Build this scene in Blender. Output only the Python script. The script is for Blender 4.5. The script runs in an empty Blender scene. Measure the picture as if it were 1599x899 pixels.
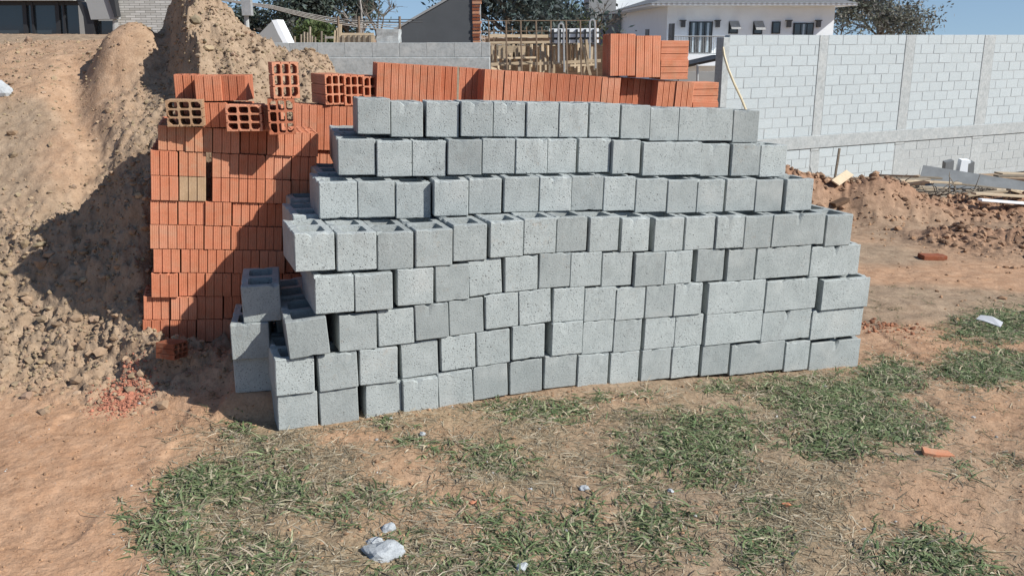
import bpy, bmesh, math, random
import numpy as np
from mathutils import Vector, Matrix, Euler

random.seed(7)
rng = np.random.default_rng(11)
sc = bpy.context.scene
col = sc.collection

# ------------------------------------------------------------------ camera
H = 1.92                      # eye height over the foot of the block pile
F = 1450.0                    # focal length in pixels of the 1599 px wide picture
P = math.atan(397.0 / F)      # downward pitch
cd = bpy.data.cameras.new('camera'); cam = bpy.data.objects.new('camera', cd); col.objects.link(cam)
cd.sensor_width = 36.0; cd.sensor_fit = 'HORIZONTAL'; cd.lens = 36.0 * F / 1599.0
cd.clip_start = 0.05; cd.clip_end = 3000
cam.location = (0, 0, H); cam.rotation_euler = (math.pi / 2 - P, 0, 0)
sc.camera = cam

# ------------------------------------------------------------------ light
SUN = Vector((1.0, -0.46, 0.85)).normalized()
EL = math.asin(SUN.z); AZ = math.atan2(SUN.x, SUN.y)
w = bpy.data.worlds.new('World'); sc.world = w; w.use_nodes = True
nt = w.node_tree; bg = nt.nodes['Background']
sky = nt.nodes.new('ShaderNodeTexSky'); sky.sky_type = 'NISHITA'; sky.sun_disc = False
sky.sun_elevation = EL; sky.sun_rotation = AZ; sky.altitude = 700; sky.air_density = 1.0; sky.dust_density = 0.6; sky.ozone_density = 2.0
tc = nt.nodes.new('ShaderNodeTexCoord'); mp = nt.nodes.new('ShaderNodeMapping'); mp.vector_type = 'POINT'   # clear blue winter sky down to the horizon
mp.inputs['Scale'].default_value = (1, 1, 0.8); mp.inputs['Location'].default_value = (0, 0, 0.13)
nt.links.new(tc.outputs['Generated'], mp.inputs[0]); nt.links.new(mp.outputs[0], sky.inputs[0])
nt.links.new(sky.outputs[0], bg.inputs[0]); bg.inputs[1].default_value = 0.098
ld = bpy.data.lights.new('sun', 'SUN'); ld.energy = 5.0; ld.angle = math.radians(0.5); ld.color = (1.0, 0.965, 0.91)
lo = bpy.data.objects.new('sun', ld); col.objects.link(lo); lo.rotation_euler = SUN.to_track_quat('Z', 'Y').to_euler()
sc.view_settings.view_transform = 'Standard'; sc.view_settings.look = 'None'
sc.view_settings.exposure = 0.27; sc.view_settings.gamma = 1.0; sc.view_settings.use_curve_mapping = False

# ------------------------------------------------------------------ helpers
cP, sP = math.cos(P), math.sin(P)
def ray(px, py):
    x = (px - 799.5) / F; u = -(py - 449.5) / F
    return Vector((x, cP + u * sP, u * cP - sP))
def at(px, py, Y):            # the point at world depth Y seen at a picture position
    d = ray(px, py); return Vector((0, 0, H)) + d * (Y / d.y)
def project(x, y, z):
    z = z - H; f = y * cP - z * sP; u = y * sP + z * cP
    return 799.5 + F * x / f, 449.5 - F * u / f

def tag(o, label=None, cat=None, group=None, kind=None):
    if label: o['label'] = label
    if cat: o['category'] = cat
    if group: o['group'] = group
    if kind: o['kind'] = kind
    return o
def link(name, me, mat=None, parent=None, loc=None, rot=None, scale=None):
    o = bpy.data.objects.new(name, me); col.objects.link(o)
    if mat is not None and me is not None and len(me.materials) == 0: me.materials.append(mat)
    if parent: o.parent = parent
    if loc is not None: o.location = loc
    if rot is not None: o.rotation_euler = rot
    if scale is not None: o.scale = scale
    return o
def empty(name, loc=(0, 0, 0), rz=0):
    o = bpy.data.objects.new(name, None); col.objects.link(o); o.location = loc; o.rotation_euler = (0, 0, rz)
    o.empty_display_size = 0.1
    return o

class MB:                     # a small mesh collector
    def __init__(s): s.v = []; s.f = []
    def box(s, a, b, M=None):
        x0, y0, z0 = a; x1, y1, z1 = b; n = len(s.v)
        q = [Vector(c) for c in ((x0,y0,z0),(x1,y0,z0),(x1,y1,z0),(x0,y1,z0),(x0,y0,z1),(x1,y0,z1),(x1,y1,z1),(x0,y1,z1))]
        if M is not None: q = [M @ c for c in q]
        s.v += [tuple(c) for c in q]
        s.f += [tuple(n + i for i in f) for f in ((0,3,2,1),(4,5,6,7),(0,1,5,4),(1,2,6,5),(2,3,7,6),(3,0,4,7))]
        return s
    def bar(s, p, q, wd, th, up=(0, 0, 1)):     # a plank from p to q
        p = Vector(p); q = Vector(q); d = (q - p); L = d.length; d.normalize()
        up = Vector(up); r = d.cross(up)
        if r.length < 1e-4: r = d.cross(Vector((1, 0, 0)))
        r.normalize(); up = r.cross(d)
        M = Matrix((( *d, 0), (*r, 0), (*up, 0), (0, 0, 0, 1))).transposed(); M.translation = p
        return s.box((0, -wd / 2, -th / 2), (L, wd / 2, th / 2), M)
    def tube(s, pts, rad, n=6):
        pts = [Vector(p) for p in pts]; rs = rad if isinstance(rad, (list, tuple)) else [rad] * len(pts)
        base = len(s.v); prev = None
        for i, p in enumerate(pts):
            d = (pts[min(i + 1, len(pts) - 1)] - pts[max(i - 1, 0)]).normalized()
            a = d.cross(Vector((0, 0, 1)))
            if a.length < 0.05: a = d.cross(Vector((1, 0, 0)))
            a.normalize()
            if prev is not None and a.dot(prev) < 0: a = -a
            prev = a; b = d.cross(a)
            for k in range(n):
                t = 2 * math.pi * k / n
                s.v.append(tuple(p + (a * math.cos(t) + b * math.sin(t)) * rs[i]))
        for i in range(len(pts) - 1):
            for k in range(n):
                a0 = base + i * n + k; a1 = base + i * n + (k + 1) % n
                s.f.append((a0, a1, a1 + n, a0 + n))
        s.f.append(tuple(base + k for k in reversed(range(n))))
        s.f.append(tuple(base + (len(pts) - 1) * n + k for k in range(n)))
        return s
    def prism(s, poly, ext):                    # polygon of 3-D points pushed along ext
        n = len(s.v); k = len(poly); e = Vector(ext)
        s.v += [tuple(Vector(p)) for p in poly] + [tuple(Vector(p) + e) for p in poly]
        s.f.append(tuple(n + i for i in range(k))); s.f.append(tuple(n + k + i for i in reversed(range(k))))
        for i in range(k): s.f.append((n + i, n + k + i, n + k + (i + 1) % k, n + (i + 1) % k))
        return s
    def mesh(s, name, bevel=0):
        me = bpy.data.meshes.new(name); me.from_pydata(s.v, [], s.f)
        bm = bmesh.new(); bm.from_mesh(me)
        bmesh.ops.recalc_face_normals(bm, faces=bm.faces)
        if bevel: bmesh.ops.bevel(bm, geom=list(bm.edges), offset=bevel, segments=1, affect='EDGES', profile=0.5)
        bm.to_mesh(me); bm.free()
        return me
    def build(s, name, mat, parent=None, bevel=0, origin=None):
        if origin is not None:
            o = Vector(origin); s.v = [tuple(Vector(v) - o) for v in s.v]
        return link(name, s.mesh(name, bevel), mat, parent, loc=origin)

def np_mesh(name, V, Q, tint=None, smooth=False):
    me = bpy.data.meshes.new(name); V = np.asarray(V, np.float32); Q = np.asarray(Q, np.int32); k = Q.shape[1]
    me.vertices.add(len(V)); me.vertices.foreach_set('co', V.ravel())
    me.loops.add(Q.size); me.loops.foreach_set('vertex_index', Q.ravel())
    me.polygons.add(len(Q)); me.polygons.foreach_set('loop_start', np.arange(0, Q.size, k, dtype=np.int32))
    me.polygons.foreach_set('use_smooth', np.full(len(Q), smooth))
    if tint is not None:
        a = me.color_attributes.new('tint', 'FLOAT_COLOR', 'POINT')
        c = np.ones((len(V), 4), np.float32); c[:, :3] = tint; a.data.foreach_set('color', c.ravel())
    me.update(calc_edges=True); me.validate()
    return me

ORD = ['zeroth','first','second','third','fourth','fifth','sixth','seventh','eighth','ninth','tenth','eleventh','twelfth','thirteenth','fourteenth','fifteenth','sixteenth','seventeenth','eighteenth','nineteenth','twentieth']

# ------------------------------------------------------------------ noise
def vnoise(x, y, seed=0):
    x = np.asarray(x, float); y = np.asarray(y, float)
    xi = np.floor(x).astype(np.int64); yi = np.floor(y).astype(np.int64); fx = x - xi; fy = y - yi
    fx = fx * fx * fx * (fx * (fx * 6 - 15) + 10); fy = fy * fy * fy * (fy * (fy * 6 - 15) + 10)
    def h(a, b):
        n = (a * 374761393 + b * 668265263 + seed * 1442695041) & 0x7fffffff
        n = ((n ^ (n >> 13)) * 1274126177) & 0x7fffffff
        n = n ^ (n >> 16)
        return (n & 0xffff) / 65535.0
    a = h(xi, yi); b = h(xi + 1, yi); c = h(xi, yi + 1); d = h(xi + 1, yi + 1)
    return (a * (1 - fx) + b * fx) * (1 - fy) + (c * (1 - fx) + d * fx) * fy * 1.0
def fbm(x, y, o=4, seed=0, gain=0.5):
    r = 0; a = 1; t = 0; x = np.asarray(x, float); y = np.asarray(y, float)
    for i in range(o):
        ca, sa = math.cos(0.7 * i + 0.3), math.sin(0.7 * i + 0.3)
        r = r + a * (vnoise((ca * x - sa * y) * 2 ** i, (sa * x + ca * y) * 2 ** i, seed + i * 17) - 0.5); t += a; a *= gain
    return r / t * 2
def sst(a, b, x):
    t = np.clip((x - a) / (b - a), 0, 1); return t * t * (3 - 2 * t)
def smax(a, b, k):
    h = np.clip(0.5 + 0.5 * (a - b) / k, 0, 1); return b * (1 - h) + a * h + k * h * (1 - h)

# ------------------------------------------------------------------ materials
def mat(name, build):
    m = bpy.data.materials.new(name); m.use_nodes = True; nt = m.node_tree
    b = nt.nodes['Principled BSDF']; b.inputs['Roughness'].default_value = 0.9
    b.inputs['Specular IOR Level'].default_value = 0.25
    build(nt, b); return m
class N:
    def __init__(s, nt): s.nt = nt
    def new(s, t, **k):
        n = s.nt.nodes.new(t)
        for a, v in k.items(): setattr(n, a, v)
        return n
    def coord(s, rnd=True):
        tc = s.new('ShaderNodeTexCoord')
        if not rnd: return tc.outputs['Object']
        oi = s.new('ShaderNodeObjectInfo'); m = s.new('ShaderNodeMath', operation='MULTIPLY'); m.inputs[1].default_value = 37.0
        s.nt.links.new(oi.outputs['Random'], m.inputs[0])
        a = s.new('ShaderNodeVectorMath', operation='ADD'); s.nt.links.new(tc.outputs['Object'], a.inputs[0]); s.nt.links.new(m.outputs[0], a.inputs[1])
        return a.outputs[0]
    def noise(s, co, scale, detail=4, rough=0.6, dist=0):
        n = s.new('ShaderNodeTexNoise'); n.inputs['Scale'].default_value = scale; n.inputs['Detail'].default_value = detail
        n.inputs['Roughness'].default_value = rough; n.inputs['Distortion'].default_value = dist
        if co is not None: s.nt.links.new(co, n.inputs['Vector'])
        return n.outputs['Fac']
    def vor(s, co, scale, feature='F1', out='Distance'):
        n = s.new('ShaderNodeTexVoronoi', feature=feature); n.inputs['Scale'].default_value = scale
        if co is not None: s.nt.links.new(co, n.inputs['Vector'])
        return n.outputs[out]
    def ramp(s, f, stops):
        n = s.new('ShaderNodeValToRGB'); e = n.color_ramp.elements
        while len(e) < len(stops): e.new(0.5)
        for x, (p, c) in zip(e, stops):
            x.position = p; x.color = (*c, 1) if len(c) == 3 else c
        s.nt.links.new(f, n.inputs[0]); return n.outputs[0]
    def grey(s, f, a, b, va=0.0, vb=1.0):
        n = s.new('ShaderNodeMapRange'); n.inputs[1].default_value = a; n.inputs[2].default_value = b
        n.inputs[3].default_value = va; n.inputs[4].default_value = vb
        s.nt.links.new(f, n.inputs[0]); return n.outputs[0]
    def mix(s, f, a, b, mode='MIX'):
        n = s.new('ShaderNodeMix', data_type='RGBA', blend_type=mode)
        for v, i in ((f, 0), (a, 6), (b, 7)):
            if isinstance(v, (int, float)): n.inputs[i].default_value = v
            elif isinstance(v, tuple): n.inputs[i].default_value = (*v, 1)
            else: s.nt.links.new(v, n.inputs[i])
        return n.outputs[2]
    def math(s, op, a, b=0.0):
        n = s.new('ShaderNodeMath', operation=op)
        for v, i in ((a, 0), (b, 1)):
            if isinstance(v, (int, float)): n.inputs[i].default_value = v
            else: s.nt.links.new(v, n.inputs[i])
        return n.outputs[0]
    def random(s): return s.new('ShaderNodeObjectInfo').outputs['Random']
    def bump(s, h, dist, strength=1.0, normal=None):
        n = s.new('ShaderNodeBump'); n.inputs['Distance'].default_value = dist; n.inputs['Strength'].default_value = strength
        s.nt.links.new(h, n.inputs['Height'])
        if normal is not None: s.nt.links.new(normal, n.inputs['Normal'])
        return n.outputs[0]
    def attr(s, name='tint'):
        n = s.new('ShaderNodeAttribute'); n.attribute_name = name; return n.outputs['Color']
    def to(s, a, b): s.nt.links.new(a, b)

def concrete_mat(name, ca, cb, pore=1.0, blotch=(0.86, 1.06), grain=130, stain=0.30):
    def f(nt, b):
        n = N(nt); co = n.coord()
        c = n.mix(n.grey(n.noise(co, 9, 5, 0.6), 0.3, 0.7), ca, cb)
        c = n.mix(1.0, c, n.ramp(n.random(), [(0, (blotch[0],) * 3), (1, (blotch[1],) * 3)]), 'MULTIPLY')
        g = n.noise(co, grain, 3, 0.7)
        c = n.mix(1.0, c, n.ramp(g, [(0.25, (0.72,) * 3), (0.5, (1,) * 3), (0.8, (1.12,) * 3)]), 'MULTIPLY')
        # pits: clustered, more of them on some blocks
        clus = n.grey(n.math('ADD', n.noise(co, 14, 2, 0.5), n.math('MULTIPLY', n.random(), 0.22)), 0.46, 0.72)
        pit = n.math('MULTIPLY', n.grey(n.vor(co, 95), 0.26, 0.10), clus)
        pit2 = n.math('MULTIPLY', n.grey(n.vor(co, 42), 0.20, 0.08), n.grey(n.math('ADD', n.noise(co, 6, 2, 0.5), n.math('MULTIPLY', n.random(), 0.2)), 0.58, 0.78))
        pit = n.math('MULTIPLY', n.math('MAXIMUM', pit, pit2), pore)
        c = n.mix(pit, c, (0.13, 0.135, 0.135))
        dust = n.grey(n.noise(co, 3.2, 3, 0.55), 0.60, 0.80, 0, 0.40)
        c = n.mix(dust, c, (0.50, 0.50, 0.47))
        damp = n.grey(n.noise(co, 5.5, 4, 0.6, 0.6), 0.60, 0.70, 0, stain)
        c = n.mix(damp, c, (0.20, 0.205, 0.195))
        mud = n.math('MULTIPLY', n.grey(n.noise(co, 24, 5, 0.7), 0.56, 0.74), n.grey(n.noise(co, 2.3, 2, 0.5), 0.5, 0.75, 0, stain * 1.6))
        c = n.mix(mud, c, (0.34, 0.25, 0.17))
        n.to(c, b.inputs['Base Color'])
        h = n.math('SUBTRACT', n.math('MULTIPLY', g, 0.8), pit)
        n.to(n.bump(h, 0.004, 0.7), b.inputs['Normal'])
    return mat(name, f)

M = {}
M['block'] = concrete_mat('block_concrete', (0.305, 0.334, 0.327), (0.378, 0.408, 0.398), 1.0, (0.80, 1.10))
M['wallblock'] = concrete_mat('wall_block_concrete', (0.395, 0.44, 0.45), (0.45, 0.495, 0.505), 0.3, (0.965, 1.03), 60, 0.10)
M['mortar'] = concrete_mat('wall_mortar', (0.335, 0.36, 0.362), (0.40, 0.425, 0.428), 0.3, (1, 1), 40)
M['cast'] = concrete_mat('cast_concrete', (0.32, 0.345, 0.345), (0.42, 0.44, 0.435), 0.3, (0.96, 1.03), 25)
M['lump'] = concrete_mat('hardened_mortar', (0.30, 0.325, 0.335), (0.46, 0.485, 0.50), 0.6, (0.95, 1.03), 120)

def brick_mat(name, ca, cb, dust=0.25):
    def f(nt, b):
        n = N(nt); co = n.coord()
        c = n.mix(n.grey(n.noise(co, 7, 4, 0.6), 0.3, 0.7), ca, cb)
        c = n.mix(1.0, c, n.ramp(n.random(), [(0, (0.78, 0.70, 0.68)), (0.2, (0.95, 0.91, 0.89)), (0.55, (1, 1, 1)), (0.85, (1.05, 1.14, 1.18)), (1, (1.06, 1.28, 1.42))]), 'MULTIPLY')
        c = n.mix(1.0, c, n.ramp(n.noise(co, 160, 2, 0.6), [(0.25, (0.82,) * 3), (0.75, (1.1,) * 3)]), 'MULTIPLY')
        d = n.math('MULTIPLY', n.grey(n.noise(co, 11, 5, 0.65, 0.4), 0.48, 0.78), n.math('ADD', dust, n.math('MULTIPLY', n.random(), 0.25)))
        c = n.mix(d, c, (0.42, 0.30, 0.20))
        n.to(c, b.inputs['Base Color'])
        n.to(n.bump(n.noise(co, 220, 2, 0.6), 0.0015, 0.5), b.inputs['Normal'])
    return mat(name, f)
M['brick'] = brick_mat('fired_clay', (0.50, 0.178, 0.09), (0.60, 0.24, 0.14))
M['brickpale'] = brick_mat('dusty_clay', (0.50, 0.20, 0.11), (0.53, 0.26, 0.15), 1.0)
M['brickdust'] = brick_mat('mortar_smeared_clay', (0.36, 0.24, 0.14), (0.48, 0.33, 0.20), 1.0)
M['brickold'] = brick_mat('dark_clay', (0.22, 0.07, 0.035), (0.30, 0.10, 0.05), 0.3)

def soil_mat():
    def f(nt, b):
        n = N(nt); co = n.coord(False); t = n.attr()
        sep = n.new('ShaderNodeSeparateColor'); n.to(t, sep.inputs[0]); r, g, bl = sep.outputs[0], sep.outputs[1], sep.outputs[2]
        big = n.noise(co, 1.3, 4, 0.6); mid = n.noise(co, 9, 5, 0.65); fine = n.noise(co, 70, 4, 0.7)
        tan = n.mix(n.grey(mid, 0.32, 0.68), (0.245, 0.176, 0.118), (0.365, 0.274, 0.19))
        org = n.mix(n.grey(mid, 0.32, 0.68), (0.385, 0.218, 0.125), (0.50, 0.312, 0.195))
        red = n.mix(n.grey(mid, 0.32, 0.68), (0.20, 0.115, 0.072), (0.36, 0.215, 0.138))
        c = n.mix(n.math('MINIMUM', n.math('ADD', r, n.grey(big, 0.5, 0.85, 0, 0.25)), 1.0), tan, org)
        c = n.mix(g, c, red)
        th = n.mix(n.grey(fine, 0.35, 0.65), (0.22, 0.165, 0.10), (0.36, 0.28, 0.18))
        c = n.mix(bl, c, th)
        c = n.mix(1.0, c, n.ramp(fine, [(0.25, (0.72,) * 3), (0.5, (1,) * 3), (0.8, (1.14,) * 3)]), 'MULTIPLY')
        v = n.vor(co, 45)
        c = n.mix(n.grey(v, 0.25, 0.05, 0, 0.25), c, (0.50, 0.40, 0.30))
        n.to(c, b.inputs['Base Color']); b.inputs['Roughness'].default_value = 0.97; b.inputs['Specular IOR Level'].default_value = 0.1
        h = n.math('ADD', n.math('MULTIPLY', fine, 0.6), n.math('MULTIPLY', n.noise(co, 26, 4, 0.6), 1.0))
        n.to(n.bump(h, 0.012, 0.7), b.inputs['Normal'])
    return mat('dry_soil', f)
M['soil'] = soil_mat()
def tint_mat(name, rough=0.8, transl=0.0, noise=60):
    def f(nt, b):
        n = N(nt); c = n.attr(); co = n.coord(False)
        c = n.mix(1.0, c, n.ramp(n.noise(co, noise, 2, 0.6), [(0.25, (0.8,) * 3), (0.75, (1.15,) * 3)]), 'MULTIPLY')
        n.to(c, b.inputs['Base Color']); b.inputs['Roughness'].default_value = rough
        if transl:
            tr = n.new('ShaderNodeBsdfTranslucent'); mx = n.new('ShaderNodeMixShader'); mx.inputs[0].default_value = transl
            out = nt.nodes['Material Output']; n.to(c, tr.inputs[0]); n.to(b.outputs[0], mx.inputs[1]); n.to(tr.outputs[0], mx.inputs[2]); n.to(mx.outputs[0], out.inputs[0])
    return mat(name, f)
M['clod'] = tint_mat('soil_clod', 0.97)
M['blade'] = tint_mat('grass_blade', 0.6, 0.25)
M['leaf'] = tint_mat('tree_leaf', 0.7, 0.2, 3)
def plain(name, c, rough=0.8, var=0.12, scale=8, metal=0.0, spec=0.3, bump=0.0):
    def f(nt, b):
        n = N(nt); co = n.coord()
        k = n.mix(1.0, c, n.ramp(n.noise(co, scale, 5, 0.65), [(0.25, (1 - var,) * 3), (0.75, (1 + var,) * 3)]), 'MULTIPLY')
        n.to(k, b.inputs['Base Color']); b.inputs['Roughness'].default_value = rough; b.inputs['Metallic'].default_value = metal
        b.inputs['Specular IOR Level'].default_value = spec
        if bump: n.to(n.bump(n.noise(co, scale * 8, 3, 0.6), bump, 0.6), b.inputs['Normal'])
    return mat(name, f)
def wood(name, a, c, ring=16):
    def f(nt, b):
        n = N(nt); co = n.coord(); mp = n.new('ShaderNodeMapping'); mp.inputs['Scale'].default_value = (0.6, ring, ring); n.to(co, mp.inputs[0])
        k = n.mix(n.grey(n.noise(mp.outputs[0], 3, 5, 0.6), 0.3, 0.7), a, c)
        k = n.mix(1.0, k, n.ramp(n.random(), [(0, (0.7,) * 3), (1, (1.2,) * 3)]), 'MULTIPLY')
        n.to(k, b.inputs['Base Color']); b.inputs['Roughness'].default_value = 0.85
    return mat(name, f)
M['white'] = plain('white_render', (0.85, 0.89, 0.91), 0.85, 0.04, 2)
M['greyrender'] = plain('grey_render', (0.30, 0.305, 0.30), 0.85, 0.05, 2)
M['stone'] = None
M['darkwall'] = plain('dark_grey_render', (0.085, 0.092, 0.098), 0.85, 0.10, 3)
M['frame'] = plain('black_aluminium', (0.025, 0.027, 0.03), 0.45, 0.1, 6, 0.0, 0.5)
M['roof'] = plain('grey_roof_tiles', (0.16, 0.165, 0.17), 0.8, 0.2, 6)
M['steel'] = plain('rusty_rebar', (0.20, 0.145, 0.10), 0.7, 0.35, 30)
M['galv'] = plain('galvanised_steel', (0.38, 0.39, 0.39), 0.5, 0.2, 10, 0.3)
M['lampmetal'] = plain('lamp_metal', (0.10, 0.10, 0.10), 0.5, 0.1, 8)
M['board'] = wood('pale_board', (0.42, 0.33, 0.22), (0.58, 0.47, 0.33))
M['oldboard'] = wood('weathered_board', (0.20, 0.165, 0.125), (0.34, 0.29, 0.22))
M['darkboard'] = wood('dark_formwork_board', (0.085, 0.05, 0.03), (0.15, 0.095, 0.06))
M['greyboard'] = plain('grey_fibre_board', (0.20, 0.21, 0.21), 0.85, 0.2, 4)
M['bark'] = plain('tree_bark', (0.13, 0.11, 0.09), 0.9, 0.35, 9)
M['palebark'] = plain('pale_bark', (0.36, 0.34, 0.31), 0.85, 0.3, 7)
M['curtain'] = plain('curtain_cloth', (0.42, 0.50, 0.55), 0.9, 0.1, 3)
M['hose'] = plain('pale_plastic_hose', (0.62, 0.54, 0.36), 0.6, 0.1, 8)
M['cable'] = plain('cable_rubber', (0.09, 0.09, 0.09), 0.6, 0.1, 8)
M['plastic'] = plain('torn_white_plastic', (0.48, 0.50, 0.52), 0.4, 0.1, 15, 0, 0.5)
def glass_f(nt, b):
    n = N(nt); b.inputs['Base Color'].default_value = (0.03, 0.042, 0.05, 1); b.inputs['Roughness'].default_value = 0.06; b.inputs['Specular IOR Level'].default_value = 0.9
    co = n.coord(); n.to(n.bump(n.noise(co, 0.7, 2, 0.5), 0.02, 0.15), b.inputs['Normal'])
M['glass'] = mat('window_glass', glass_f)
def stone_f(nt, b):
    n = N(nt); tc = n.coord(False); mp = n.new('ShaderNodeMapping'); mp.inputs['Rotation'].default_value = (math.pi / 2, 0, 0); n.to(tc, mp.inputs[0])
    br = n.new('ShaderNodeTexBrick'); br.inputs['Scale'].default_value = 4.0; br.inputs['Brick Width'].default_value = 0.9; br.inputs['Row Height'].default_value = 0.2
    br.inputs['Mortar Size'].default_value = 0.02; br.inputs['Color1'].default_value = (0.38, 0.37, 0.34, 1); br.inputs['Color2'].default_value = (0.56, 0.55, 0.52, 1); br.inputs['Mortar'].default_value = (0.16, 0.155, 0.14, 1)
    n.to(mp.outputs[0], br.inputs['Vector']); n.to(br.outputs[0], b.inputs['Base Color'])
M['stone'] = mat('stone_cladding', stone_f)

# ------------------------------------------------------------------ terrain
RX = np.array([4.28, 4.62, 5.05, 5.7, 6.7, 7.8, 8.7, 10.0, 60.0, 500.0]); RZ = np.array([0, .06, .26, .60, 1.08, 1.60, 1.82, 1.88, 1.9, 1.9])
def ground_macro(x, y):
    u = x * 0.5 + y * 0.86
    b = np.where(u < 4.4, 0.0, np.where(u < 6, -0.085 * (u - 4.4), -0.136 - 0.062 * (np.minimum(u, 40) - 6)))
    b = b * sst(-1.6, 0.2, x)
    foot = 0.40 * sst(-1.3, -2.5, x)
    ramp = np.interp(y - foot * np.clip((7.0 - y) / 2.7, 0, 1), RX, RZ) * sst(-1.08, -1.6, x)
    ramp = ramp * sst(1.0, -0.6, x + 2.5 + 0.28 * np.maximum(y - 9, 0) + 3.0 * sst(9.0, 7.5, y) * -1)
    z = b + ramp
    m3 = 1.5 - 0.72 * np.abs(x + 2.0) - 1.5 * np.maximum(5.85 - y, 0) - 0.25 * np.maximum(y - 5.85, 0) + 0.10 * fbm(x * 2.5, y * 2.5, 3, 77)
    z = smax(z, np.where(x < -1.2, m3, z - 9), 0.10)      # soil heaped against the half bricks
    # the tall heap of dug earth
    wob = 0.22 * fbm(x * 1.3, y * 1.3, 3, 5)
    wx = 0.16 * fbm(x * 2.2, y * 2.2, 3, 14) + 0.06 * fbm(x * 7, y * 7, 2, 15)
    xc = -2.78 + 0.42 * np.clip(8.3 - y, -0.3, 1.2)
    dx = x - xc + wx
    left = -dx
    fall = np.where(dx > 0, 1.03 * np.sqrt(dx * dx + 0.004), 2.6 * np.clip(left, 0, 0.20) + 0.35 * np.clip(left - 0.20, 0, 0.5) + 0.95 * np.maximum(left - 0.7, 0))
    m1 = 2.50 - fall - 0.62 * np.sqrt((y - 8.3) ** 2 + 0.01) + wob * 0.25 - 0.5 * np.maximum(7.4 - y, 0)
    d2 = np.hypot((x + 3.22) * 1.0, (y - 8.1) * 0.9)
    m2 = 2.16 - 1.25 * np.sqrt(d2 * d2 + 0.03) + wob * 0.6
    z = smax(z, m2, 0.10); z = smax(z, m1, 0.06)
    # gully between the terrace slope and the heap
    g = np.abs((x + 3.0) - 0.32 * (y - 6.4) * -1 + 0.25 * fbm(y * 1.1, y * 0 + 3, 2, 3))
    z = z - 0.12 * np.exp(-(g / 0.16) ** 2) * sst(5.4, 6.0, y) * sst(8.4, 7.8, y) * sst(-1.6, -2.2, x)
    # dug soil thrown up along the boundary wall
    bx = 13.6 + 0.9 * fbm(x * 0.5, x * 0 + 2.0, 3, 21) + 0.10 * (x - 4.5)
    hgt = 0.60 * sst(2.2, 4.0, x) * (0.75 + 0.5 * vnoise(x * 1.1, x * 0 + 5, 4)) * (1 - 0.62 * sst(5.1, 6.3, x))
    z = z + hgt * np.exp(-((y - bx) / 0.62) ** 2)
    b2 = 10.9 + 0.5 * fbm(x * 0.6, x * 0 + 7, 3, 31)
    z = z + 0.20 * sst(4.6, 5.6, x) * np.exp(-((y - b2) / 0.55) ** 2)
    # levelled footing under the left brick stack
    k = sst(0.22, 0.0, np.maximum(np.maximum(-2.02 - x, x + 1.12), np.maximum(4.95 - y, y - 5.6)))
    z = z * (1 - k) + (0.205 - 0.085 * (x + 2.0)) * k
    k = sst(0.12, 0.0, np.maximum(np.maximum(-1.44 - x, x + 1.24), np.maximum(4.52 - y, y - 4.9)))
    z = z * (1 - k) + 0.125 * k
    return z
def rough(x, y):
    r = sst(4.45, 5.1, y + 0.25 * fbm(x * 1.5, y * 1.5, 2, 41)) * sst(-0.9, -1.5, x)
    r = np.maximum(r, 0.9 * sst(2.4, 4.0, x) * np.exp(-((y - 13.6 - 0.1 * (x - 4.5)) / 1.3) ** 2))
    r = np.maximum(r, 0.75 * sst(4.4, 5.4, x) * np.exp(-((y - 10.9) / 0.9) ** 2))
    smooth = sst(-2.5, -3.3, x) * sst(5.6, 6.6, y)        # compacted terrace slope
    return r * (1 - 0.82 * smooth)
def ground_z(x, y, detail=True):
    x = np.asarray(x, float); y = np.asarray(y, float)
    z = ground_macro(x, y)
    if not detail: return z
    r = rough(x, y)
    z = z + 0.028 * fbm(x * 1.2, y * 1.2, 3, 51) * (0.5 + r)
    clod = np.abs(fbm(x * 4.5, y * 4.5, 2, 61)); c2 = vnoise(x * 15, y * 15, 71) ** 2
    z = z + r * ((0.075 + 0.06 * (y > 10)) * (fbm(x * 2.6, y * 2.6, 4, 81)) + 0.055 * clod + 0.050 * (c2 - 0.3) + 0.046 * fbm(x * 26, y * 26, 3, 91) + 0.016 * fbm(x * 62, y * 62, 2, 95))
    far = sst(7.5, 6.0, y)
    z = z + (1 - 0.7 * r) * (0.010 * fbm(x * 7, y * 7, 3, 101) + 0.0028 * fbm(x * 28, y * 28, 3, 111) * (0.3 + far))
    # wheel ruts and scuffs pressed into the bare earth
    for x0, sl in ((-1.55, -0.35), (-2.35, -0.30), (2.0, 0.55), (2.75, 0.5)):
        q = (x - x0 - sl * (y - 3.4) + 0.06 * fbm(y * 1.3, y * 0 + x0, 2, 131))
        z = z - (1 - r) * 0.009 * np.exp(-(q / 0.10) ** 2) * (0.6 + 0.8 * vnoise(x * 9, y * 9, 151)) * sst(6.5, 5, y)
    ft = vnoise(x * 2.7 + 9, y * 2.7, 141); z = z - (1 - r) * 0.012 * sst(0.70, 0.80, ft) * sst(8, 6, y)
    # trampled crust on the right
    z = z + (1 - r) * sst(1.8, 3, x) * 0.03 * np.abs(fbm(x * 1.6, y * 3.2, 4, 121))
    return z
def gz(x, y): return float(ground_z(np.array([x]), np.array([y]))[0])

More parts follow.
